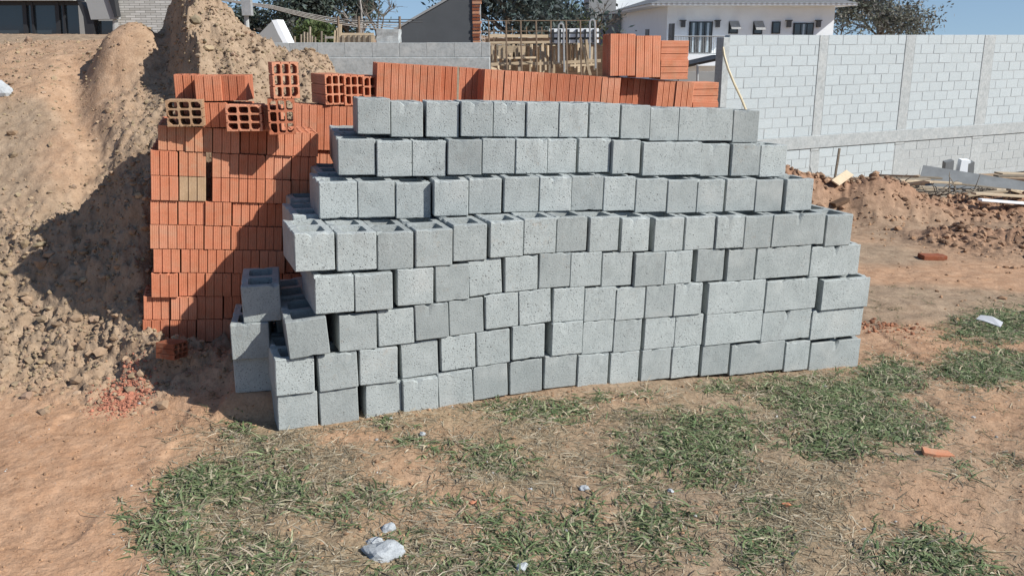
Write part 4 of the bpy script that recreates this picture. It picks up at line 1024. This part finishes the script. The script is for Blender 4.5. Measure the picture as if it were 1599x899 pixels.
# ------------------------------------------------------------------ dark glazed house on the terrace
def glass_house():
    Y = 21.0; q = lambda x, y, yy=Y: at(x, y, yy); x0, x1 = q(-160, 30).x, q(177, 30).x
    root = empty('glazed_house', ((x0 + x1) / 2, Y, 1.6)); tag(root, 'modern house with large dark sliding windows above the earth slope', 'house')
    def part(n, mb, mt, parent=None):
        o = mb.build(n, mt, parent or root); o.location = -root.location if parent is None else (0, 0, 0); return o
    zb = 1.5; zc = q(60, 2).z
    part('interior_wall', MB().box((x0, Y + 2.5, zb), (x1, Y + 2.7, zc + 1)), M['greyrender'])
    part('lintel', MB().box((x0, Y - .3, zc), (q(124, 2).x, Y + .4, zc + 1.6)), M['greyrender'])
    gl = part('window', MB().box((x0, Y - .02, zc - .09), (q(122, 0).x, Y + .08, zc)), M['frame'])
    for x in (-60, 38, 50, 89, 99): 
        w_ = .045 if x in (50, 99) else .085
        part('mullion', MB().bar(q(x + 4, 60), q(x, 3), w_, .07, (0, 1, 0)), M['frame'], gl)
    for a, b in ((-160, -60), (-58, 38), (41, 88), (91, 120)):
        part('pane', MB().prism([Vector((q(a, 60).x, Y + .03, zb)), Vector((q(b + 3, 60).x, Y + .03, zb)), q(b, 3) + Vector((0, .03, 0)), q(a, 3) + Vector((0, .03, 0))], (0, .012, 0)), M['glass'], gl)
    part('floor_slab', MB().box((x0, Y - .4, zb - .3), (x1, Y + 2.6, zb + .12)), M['greyrender'])
    part('slanted_post', MB().prism([q(121, 3, Y - .2), q(126, 3, Y - .2), q(146, 30, Y - .2), q(147, 62, Y - .2), q(134, 62, Y - .2), q(130, 26, Y - .2)], (0, .25, 0)), M['frame'])
    part('fascia', MB().prism([q(126, -30, Y - .25), q(171, -30, Y - .25), q(180, 30, Y - .25), q(142, 31, Y - .25)], (0, .3, 0)), M['greyrender'])
    part('side_window', MB().prism([q(144, 33), q(176, 33), q(176, 60), q(145, 60)], (0, .1, 0)), M['glass'])
    part('corner_post', MB().prism([q(176, 31, Y - .1), q(179, 31, Y - .1), q(179, 62, Y - .1), q(176, 62, Y - .1)], (0, .2, 0)), M['galv'])
    part('edge_post', MB().prism([q(163, -20, Y - .3), q(175, -20, Y - .3), q(183, 26, Y - .3), q(179, 28, Y - .3)], (0, .2, 0)), M['frame'])
    a = q(180, 70); b = q(262, -40); part('stone_wall', MB().box((a.x, Y + .1, 1.0), (b.x, Y + .5, b.z)), M['stone'])
glass_house()

# ------------------------------------------------------------------ trees, pole, cables
def limb(mb, p, d, L, r, depth, tips, spread=0.6, droop=0.0):
    q = p.copy(); pts = [q.copy()]; rs = [r]
    n = 4
    for i in range(n):
        d = (d + Vector((random.gauss(0, .14), random.gauss(0, .14), random.gauss(0, .10) - droop))).normalized()
        q = q + d * (L / n); pts.append(q.copy()); rs.append(r * (1 - 0.45 * (i + 1) / n))
    mb.tube(pts, rs, 5)
    if depth == 0: tips.append((q, d)); return
    for k in range(random.randint(2, 4)):
        e = (d + Vector((random.gauss(0, spread), random.gauss(0, spread), random.gauss(0.05, spread * .6)))).normalized()
        limb(mb, pts[random.randint(2, n)], e, L * random.uniform(.55, .8), r * .5, depth - 1, tips, spread, droop)
def tree(name, label, px, py_base, Y, hgt, spread_m, colour, nleaf, leaf=0.16, depth=3, bark='bark', base_z=None, lean=0.0, clump=0.55, group='trees beyond the building plot', stems=1):
    b = at(px, py_base, Y); z0 = b.z if base_z is None else base_z
    root = empty(name, (b.x, Y, z0)); tag(root, label, 'tree', group)
    tips = []; mb = MB()
    for s_ in range(stems):
        limb(mb, Vector((random.gauss(0, .3) * (stems > 1), random.gauss(0, .3) * (stems > 1), -0.3)), Vector((lean + random.gauss(0, .15) * (stems > 1), 0, 1)), hgt * .42, hgt * .028, depth, tips, spread_m)
    mb.build('trunk', M[bark], root)
    if not nleaf: return root
    per = max(1, nleaf // max(1, len(tips))); C = []
    for (t, d) in tips:
        n = per; c = np.array(t) + rng.normal(0, 1, (n, 3)) * np.array([1, 1, .7]) * clump; C.append(c)
    C = np.concatenate(C); n = len(C)
    a = rng.normal(0, 1, (n, 3)); a /= np.linalg.norm(a, axis=1)[:, None]; bb = rng.normal(0, 1, (n, 3)); bb -= (bb * a).sum(1)[:, None] * a; bb /= np.linalg.norm(bb, axis=1)[:, None]
    s = leaf * rng.uniform(.5, 1.3, (n, 1)); V = np.stack([C - a * s, C + bb * s * .4, C + a * s, C - bb * s * .4], 1).reshape(-1, 3)
    Q = np.arange(4 * n).reshape(-1, 4); tint = np.repeat(np.array(colour) * rng.uniform(.55, 1.35, (n, 1)) * rng.uniform(.92, 1.08, (n, 3)), 4, 0)
    link('crown', np_mesh('crown', V, Q, tint), M['leaf'], root)
    return root
EU = (0.085, 0.108, 0.09)
tree('eucalyptus_tree', 'dark eucalyptus nearest the lamp pole, its crown leaning over the parapet', 440, 90, 60, 4.2, .75, EU, 3600, .17, 3, lean=-.05, clump=.6)
tree('eucalyptus_tree', 'tall dark eucalyptus in the middle of the tree group', 495, 90, 58, 6.4, .6, EU, 6000, .17, 3, clump=.65)
tree('eucalyptus_tree', 'dark spreading eucalyptus beside the pale bare tree', 548, 90, 60, 6.2, .7, EU, 5200, .17, 3, lean=.08, clump=.6)
tree('broadleaf_tree', 'small bright green bushy tree in front of the dark eucalyptus', 487, 100, 48, 2.6, .7, (.09, .12, .045), 4200, .13, 2, clump=.40)
tree('shrub_tree', 'low dark shrub tree behind the white-edged parapet', 455, 95, 50, 2.4, .8, (.08, .08, .07), 3200, .14, 2, clump=.45)
tree('bare_tree', 'pale leafless tree with branching limbs above the grey wall', 562, 95, 42, 4.6, .55, EU, 0, depth=4, bark='palebark', lean=.1)
tree('bare_tree', 'thin leafless tree arching toward the dark gable wall', 592, 95, 44, 3.8, .6, EU, 0, depth=4, bark='bark', lean=.25)
tree('conifer_tree', 'large dark blue-green tree behind the timber formwork', 795, 110, 46, 6.2, .75, (.08, .105, .10), 6400, .17, 4, clump=.6)
tree('conifer_tree', 'dark dense tree between the formwork and the white house', 852, 110, 48, 5.6, .75, (.08, .105, .10), 6000, .17, 4, lean=.03, clump=.6)
tree('broadleaf_tree', 'yellow-green bushy tree top beside the white house tower', 893, 100, 52, 3.4, .7, (.085, .10, .035), 4200, .14, 3, clump=.4)
tree('bare_tree', 'bare twiggy tree rising before the grey tower of the white house', 912, 100, 50, 4.4, .5, EU, 0, depth=4)
tree('feathery_tree', 'grey-green feathery tree above the boundary wall beside the white house', 1368, 75, 60, 4.7, .55, (.17, .17, .14), 6500, .13, 4, clump=.45, stems=4)
tree('bare_tree', 'slim bare tree at the corner of the white house', 1310, 75, 62, 3.0, .5, EU, 0, depth=3)
pb = at(387, 60, 34)
pole = MB().tube([(pb.x, 34, 0.5), (pb.x, 34, at(387, -60, 34).z)], .085, 8).build('utility_pole', M['cast']); tag(pole, 'grey concrete utility pole behind the dirt heap', 'pole')
pp = at(385, 6, 33.9); bx = MB().box((pp.x - .16, 33.8, pp.z - .4), (pp.x + .16, 34.1, pp.z + .3)).build('service_box', M['galv'], pole)
for i in range(4):
    a, b = at(425, 9 + i * 1.6, 40), at(640, 36 + i * 4, 40); pts = []
    for k in range(9):
        t = k / 8; p_ = a.lerp(b, t); p_.z -= 0.5 * math.sin(math.pi * t) * .4; pts.append(p_)
    e0 = a + (a - b) * 0.6; pts = [e0] + pts + [b + (b - a) * 1.0]
    tag(MB().tube(pts, .016, 4).build('power_cable', M['palebark']), ('topmost', 'second from the top', 'third from the top', 'lowest')[i] + ' of four power cables crossing in front of the trees', 'cable', 'power cables')

# ------------------------------------------------------------------ grass
def blades(name, P, az, el, L, w_, droop, tint, seg=3):
    n = len(P); t = np.linspace(0, 1, seg + 1); d = np.stack([np.cos(az), np.sin(az)], -1); side = np.stack([-np.sin(az), np.cos(az), np.zeros(n)], -1)
    roll = rng.uniform(-.6, .6, n); side[:, 2] = np.sin(roll); side[:, :2] *= np.cos(roll)[:, None]
    V = np.zeros((n, seg + 1, 2, 3)); curl = rng.uniform(-.5, .5, n)
    for k, tt in enumerate(t):
        a2 = az + curl * tt; d = np.stack([np.cos(a2), np.sin(a2)], -1)
        h = L * tt * np.cos(el); z = L * (np.sin(el) * tt - droop * tt * tt)
        c = np.concatenate([P[:, :2] + d * h[:, None], (P[:, 2] + np.maximum(z, 0.0015))[:, None]], 1)
        ww = w_ * (1 - tt ** 2.2) + .0003
        V[:, k, 0] = c - side * ww[:, None] / 2; V[:, k, 1] = c + side * ww[:, None] / 2
    base = (np.arange(n) * (seg + 1) * 2)[:, None, None]; q = np.array([[2 * k, 2 * k + 1, 2 * k + 3, 2 * k + 2] for k in range(seg)])[None]
    return np_mesh(name, V.reshape(-1, 3), (base + q).reshape(-1, 4), np.repeat(tint, (seg + 1) * 2, 0))
def off_pile(x, y):
    s = x * PT.x + y * PT.y; d = x * PN.x + y * PN.y
    return ~((d > 4.40) & (d < 5.6) & (s > 0.35) & (s < 4.25))
def sample(n, dens):
    x = rng.uniform(-2.4, 4.6, n); y = rng.uniform(2.6, 8.2, n); z = ground_z(x, y); px, py = project(x, y, z)
    ok = (px > -60) & (px < 1660) & (py < 960) & (rng.random(n) < dens(x, y, px, py)) & off_pile(x, y)
    return np.stack([x[ok], y[ok], z[ok]], -1)
def green():
    # clumps first, then blades round each clump
    c = sample(110000, lambda x, y, px, py: np.clip(turf(px, py) - 0.06, 0, 1) * (0.25 + 0.9 * vnoise(x * 6, y * 6, 3)) * 0.8)
    nb = rng.integers(5, 13, len(c)); P_ = np.repeat(c, nb, 0); n = len(P_); P_[:, :2] += rng.normal(0, .022, (n, 2)); P_[:, 2] = ground_z(P_[:, 0], P_[:, 1])
    P_ = P_[off_pile(P_[:, 0], P_[:, 1])]; n = len(P_)
    L = np.clip(rng.lognormal(-2.85, .40, n), .02, .15); k = rng.random((n, 1))
    tint = np.where(k < .58, np.array([[.145, .195, .088]]), np.where(k < .80, np.array([[.25, .285, .155]]), np.array([[.42, .37, .26]]))) * rng.uniform(.6, 1.35, (n, 1)) * rng.uniform(.94, 1.06, (n, 3))
    me = blades('green_grass', P_, rng.uniform(0, 6.28, n), rng.uniform(.12, .85, n), L, rng.uniform(.004, .0095, n), rng.uniform(.3, .8, n), tint)
    tag(link('green_grass', me, M['blade']), 'patches of coarse green grass in front of the block pile', 'grass', None, 'stuff')
    P_ = sample(620000, lambda x, y, px, py: np.clip(thatch(x, y, px, py) * (0.16 + 1.6 * vnoise(x * 6, y * 6, 19) ** 1.8) + 0.55 * np.clip(turf(px, py), 0, 1), 0, 1) * sst(7.6, 6.4, y) * .62)
    n = len(P_); L = np.clip(rng.lognormal(-3.0, .5, n), .012, .16); k = rng.random((n, 1))
    tint = np.where(k < .55, np.array([[.40, .335, .23]]), np.where(k < .80, np.array([[.24, .20, .135]]), np.array([[.54, .48, .36]]))) * rng.uniform(.65, 1.25, (n, 1))
    me = blades('dry_grass', P_, rng.uniform(0, 6.28, n), rng.uniform(0, .35, n), L, rng.uniform(.002, .0055, n), rng.uniform(.05, .4, n), tint, 2)
    tag(link('dry_grass', me, M['blade']), 'straw-coloured dry grass and cuttings strewn before the block pile', 'grass', None, 'stuff')
    # broad-leaved weeds and trampled leaves among the turf
    P_ = sample(26000, lambda x, y, px, py: np.clip(turf(px, py) - 0.3, 0, 1) * sst(.45, .7, vnoise(x * 4, y * 4, 23)) * 0.5)
    nb = rng.integers(3, 7, len(P_)); P_ = np.repeat(P_, nb, 0); n = len(P_); P_[:, :2] += rng.normal(0, .012, (n, 2)); P_[:, 2] = ground_z(P_[:, 0], P_[:, 1]) + .004
    tint = np.where(rng.random((n, 1)) < .75, np.array([[.16, .215, .10]]), np.array([[.36, .35, .22]])) * rng.uniform(.65, 1.3, (n, 1))
    me = blades('broad_weeds', P_, rng.uniform(0, 6.28, n), rng.uniform(.1, .7, n), rng.uniform(.03, .085, n), rng.uniform(.008, .015, n), rng.uniform(.3, .7, n), tint)
    tag(link('broad_weeds', me, M['blade']), 'broad-bladed weeds growing among the green grass patches', 'weeds', None, 'stuff')
    # a few wiry weeds on the trodden ground further back
    P_ = sample(9000, lambda x, y, px, py: sst(1250, 1400, px) * sst(330, 420, py) * 0.10 + 0.25 * np.exp(-(((px - 370) / 70) ** 2 + ((py - 640) / 30) ** 2)))
    nb = rng.integers(4, 9, len(P_)); P_ = np.repeat(P_, nb, 0); n = len(P_); P_[:, :2] += rng.normal(0, .02, (n, 2)); P_[:, 2] = ground_z(P_[:, 0], P_[:, 1])
    tint = np.where(rng.random((n, 1)) < .4, np.array([[.10, .13, .06]]), np.array([[.28, .22, .13]])) * rng.uniform(.6, 1.3, (n, 1))
    me = blades('wiry_weeds', P_, rng.uniform(0, 6.28, n), rng.uniform(.1, .9, n), rng.uniform(.03, .10, n), rng.uniform(.0025, .005, n), rng.uniform(.2, .6, n), tint)
    tag(link('wiry_weeds', me, M['blade']), 'sparse wiry weeds on the trodden earth', 'weeds', None, 'stuff')
green()

# ------------------------------------------------------------------ things lying about
def hit(px, py, lo=2.0, hi=24.0):
    r = ray(px, py); t = lo
    while t < hi:
        p = Vector((0, 0, H)) + r * t
        if p.z < gz(p.x, p.y): break
        t += 0.02 + t * 0.004
    return Vector((p.x, p.y, gz(p.x, p.y)))
def rock(name, px, py, sx, sy, sz, mt, label, cat, seed, rz=0.0, amp=.22, sub=3):
    rn = random.Random(seed); bm = bmesh.new(); bmesh.ops.create_icosphere(bm, subdivisions=sub, radius=1)
    from mathutils import noise as mn
    for v in bm.verts:
        k = 1 + amp * mn.noise(v.co * 1.4 + Vector((seed, 0, 0))) * 1.6 + amp * .6 * mn.noise(v.co * 4 + Vector((0, seed, 0)))
        v.co *= k; v.co.x *= sx; v.co.y *= sy; v.co.z = max(v.co.z, -.35) * sz
    me = bpy.data.meshes.new(name); bm.to_mesh(me); bm.free(); c = hit(px, py)
    return tag(link(name, me, mt, None, (c.x, c.y, c.z + sz * .08), (0, 0, rz)), label, cat)
rock('mortar_lump', 601, 868, .085, .062, .035, M['lump'], 'largest pale lump of hardened mortar lying in the dry grass', 'mortar lump', 3, .3)
rock('mortar_lump', 607, 829, .034, .028, .020, M['lump'], 'small pale mortar lump just behind the largest one', 'mortar lump', 5, .8)
rock('mortar_lump', 585, 846, .035, .022, .014, M['lump'], 'flat pale mortar scrap beside the largest mortar lump', 'mortar lump', 8, .1)
for i, (x, y, s, l) in enumerate(((912, 768, .024, 'angular pale stone between two grass patches in the foreground'), (829, 764, .013, 'small pale stone beside the thin grass patch'), (660, 682, .022, 'flat grey stone chip on bare earth near the pile foot'), (1047, 768, .016, 'pale crumbly stone below the dark green grass patch'), (1228, 790, .020, 'orange clay chip on the bare earth patch'), (740, 790, .018, 'orange clay crumb in the dry grass'), (815, 886, .028, 'spread of pale mortar at the foreground edge'))):
    rock('stone_chip', x, y, s, s * .8, s * .5, M['brick'] if 'clay' in l else M['lump'], l, 'stone', 20 + i, i * .7, .35, 2)
# broken bricks
def brick_piece(px, py, L, rz, mt, label, tilt=0.0, s=1.0):
    c = hit(px, py); me = brick_mesh('broken_brick', L, int(px)); me.materials.clear(); me.materials.append(mt)
    rn = random.Random(px)
    for v in me.vertices:
        if v.co.z > L * .5: v.co.z -= rn.uniform(0, .02) + .05 * abs(v.co.x)
    o = link('broken_brick', me, None, None, (c.x, c.y, c.z + .05 * s), None); o.matrix_world = Matrix.Translation((c.x, c.y, c.z - .015)) @ Matrix.Rotation(rz, 4, 'Z') @ Matrix.Rotation(tilt, 4, 'Y') @ Matrix.Rotation(math.pi / 2, 4, 'X') @ Matrix.Rotation(math.pi / 2, 4, 'Z') @ Matrix.Translation((.07, 0, 0)) @ Matrix.Scale(s, 4)
    return tag(o, label, 'brick')
brick_piece(266, 560, .20, 1.25, M['brickold'], 'broken orange brick lying in the shade at the foot of the half-brick stack', .12, .62)
c = hit(1454, 406); tag(MB().box((-.125, -.07, 0), (.115, .07, .05)).box((.116, -.05, .004), (.155, .055, .046)).build('fallen_brick', M['brickold'], None, .006, None), 'dark red brick lying flat on the trodden earth beyond the pile', 'brick'); bpy.data.objects['fallen_brick'].location = (c.x, c.y, c.z - .005); bpy.data.objects['fallen_brick'].rotation_euler = (0.02, .03, .1)
c = hit(1464, 711); tag(MB().prism([Vector((-.075, -.03, 0)), Vector((-.02, -.035, 0)), Vector((.07, -.02, 0)), Vector((.05, .025, 0)), Vector((-.01, .02, 0)), Vector((-.07, .03, 0))], (0, 0, .018)).build('tile_shard', M['brickpale'], None, .002), 'orange clay tile shard half sunk in the earth by the grass', 'tile shard'); bpy.data.objects['tile_shard'].location = (c.x, c.y, c.z); bpy.data.objects['tile_shard'].rotation_euler = (.08, .1, -.12)
c = hit(1543, 515); me = MB().prism([Vector((-.09, .03, 0)), Vector((-.03, -.02, .01)), Vector((.06, -.06, 0)), Vector((.09, -.02, .02)), Vector((.02, .03, .035)), Vector((-.05, .06, .02))], (0, 0, .006)); o = me.build('plastic_scrap', M['plastic']); o.location = (c.x, c.y, c.z + .05); o.rotation_euler = (.25, .1, 0); tag(o, 'torn white plastic scrap caught in the grass patch beside the berm side', 'litter')
c = hit(2, 128); o = rock('lime_heap', -6, 150, .12, .10, .10, M['lump'], 'white heap of lime at the edge of the earth slope', 'lime heap', 61, 0, .2)

# timber and sheet scrap below the boundary wall
def plank(p0, p1, wd, th, mt, label, up=(0, 0, 1), name='plank', cat='plank', group='scrap timber below the boundary wall'):
    o = MB().bar(p0, p1, wd, th, up).build(name, mt, None, 0.003); return tag(o, label, cat, group)
def g_at(px, py, Y):                                # point at depth Y; lifted on to the ground if below it
    p = at(px, py, Y); g = gz(p.x, p.y); p.z = min(max(p.z, g + .02), g + .36); return p
plank(g_at(1439, 258, 16.2), g_at(1640, 308, 15.3), .55, .03, M['greyboard'], 'long grey fibre board sloping across the scrap heap', (0, -.6, .8), 'fibre_board', 'board')
plank(g_at(1304, 286, 12.9), g_at(1327, 270, 13.3), .13, .02, M['board'], 'short pale board lying on the reddish berm', (0, -.7, .7))
g0 = g_at(1305, 262, 13.7); plank(g0 - Vector((0, 0, .1)), g0 + Vector((.03, 0, .36)), .03, .03, M['oldboard'], 'thin stake standing upright on the berm by the wall', (0, 1, 0), 'stake', 'stake')
plank(g_at(1300, 320, 12.6), g_at(1322, 314, 12.7), .12, .05, M['darkboard'], 'dark plank end at the foot of the reddish berm')
k = 0
for (x0, y0, x1, y1, Y, wd, mt) in ((1395, 268, 1452, 262, 15.2, .12, 'oldboard'), (1405, 275, 1456, 266, 14.8, .1, 'board'), (1398, 262, 1470, 268, 15.8, .12, 'oldboard'), (1410, 281, 1448, 276, 14.4, .14, 'darkboard'), (1375, 258, 1432, 264, 15.6, .1, 'oldboard'), (1430, 266, 1500, 282, 15.0, .1, 'board'), (1520, 302, 1599, 318, 13.6, .12, 'board'), (1508, 306, 1570, 298, 14.0, .12, 'board'), (1530, 312, 1620, 322, 13.3, .1, 'white'), (1505, 297, 1599, 312, 14.3, .1, 'oldboard'), (1575, 296, 1590, 312, 13.8, .08, 'board'), (1560, 262, 1640, 246, 17.2, .25, 'board'), (1555, 274, 1640, 270, 16.8, .15, 'oldboard'), (1545, 280, 1640, 282, 16.3, .12, 'darkboard'), (1560, 290, 1640, 286, 16.0, .12, 'board')):
    k += 1; plank(g_at(x0, y0, Y), g_at(x1, y1, Y + .15), wd, .03, M[mt], '%s plank in the scrap timber heap counted from the brushwood' % ORD[k].capitalize())
rn = random.Random(91)
for i in range(46):                                 # weathered boards thrown down criss-cross
    px_ = rn.uniform(1380, 1610); Y = rn.uniform(14.2, 16.6); c = at(px_, 270, Y); h = .40 * math.exp(-((Y - 15.4) / .8) ** 2) * rn.random()
    a_ = rn.gauss(0.1, .35); L = rn.uniform(.5, 1.7); d = Vector((math.cos(a_), math.sin(a_), rn.gauss(0, .06))) * L / 2
    p0, p1 = c - d, c + d; g0, g1 = gz(p0.x, p0.y), gz(p1.x, p1.y)
    p0.z = g0 + .03 + h; p1.z = g1 + .03 + h * rn.uniform(.4, 1.1)
    plank(p0, p1, rn.uniform(.05, .16), .025, M[rn.choice(('oldboard', 'oldboard', 'board', 'darkboard'))], 'weathered board thrown criss-cross on the scrap timber heap')
# folded white sheets propped up against the wall
for i, (x0, x1, x2, y0, y1, mt) in enumerate(((1477, 1490, 1490, 262, 251, 'greyboard'), (1496, 1502, 1512, 268, 250, 'white'), (1512, 1518, 1522, 268, 253, 'greyboard'))):
    Y = 17.4; o = MB().prism([at(x0, y0, Y), at(x2, y0 + 3, Y), at(x2 if i != 1 else x2 + 4, y1 if i != 1 else y1 + 1, Y), at(x1 if i == 1 else x0, y1 + (3 if i != 1 else 0), Y)], (.05, .25, 0)).build('propped_sheet', M[mt])
    g = gz(o.data.vertices[0].co.x, Y); dz = min(v.co.z for v in o.data.vertices) - g; 
    for v in o.data.vertices:
        if v.co.z < at(x0, (y0 + y1) / 2, Y).z: v.co.z -= max(0, dz)
    tag(o, ('dark square sheet propped against the wall behind the fibre board', 'white folded sheet propped against the wall behind the fibre board', 'dark narrow sheet propped beside the white folded one')[i], 'sheet')
def brush(px, py, Y, n, spread, label):
    c = at(px, py, Y); c.z = gz(c.x, c.y) + .02; mb = MB()
    for _ in range(n):
        a = c + Vector((random.gauss(0, spread), random.gauss(0, spread * .35), random.uniform(0, .10))); a.z = gz(a.x, a.y) + random.uniform(0.0, .12)
        d = Vector((random.uniform(-.2, 1.0), random.gauss(0, .4), random.uniform(-.05, .55))).normalized(); L = random.uniform(.12, .38) * (0.5 if spread < .1 else 1)
        mb.tube([a, a + d * L * .5 + Vector((0, 0, random.gauss(0, .04))), a + d * L], [random.uniform(.008, .014), .008, .004], 4)
    return tag(mb.build('brushwood', M['bark'] if n > 80 else M['oldboard'], None, 0), label, 'brushwood', None, 'stuff')
brush(1352, 264, 13.9, 170, .30, 'heap of dark dry brushwood on the berm below the boundary wall')
brush(1435, 276, 14.3, 70, .5, 'pale sticks scattered over the scrap timber heap')
brush(1532, 281, 14.6, 90, .07, 'small dark bundle of twigs on the grey fibre board')
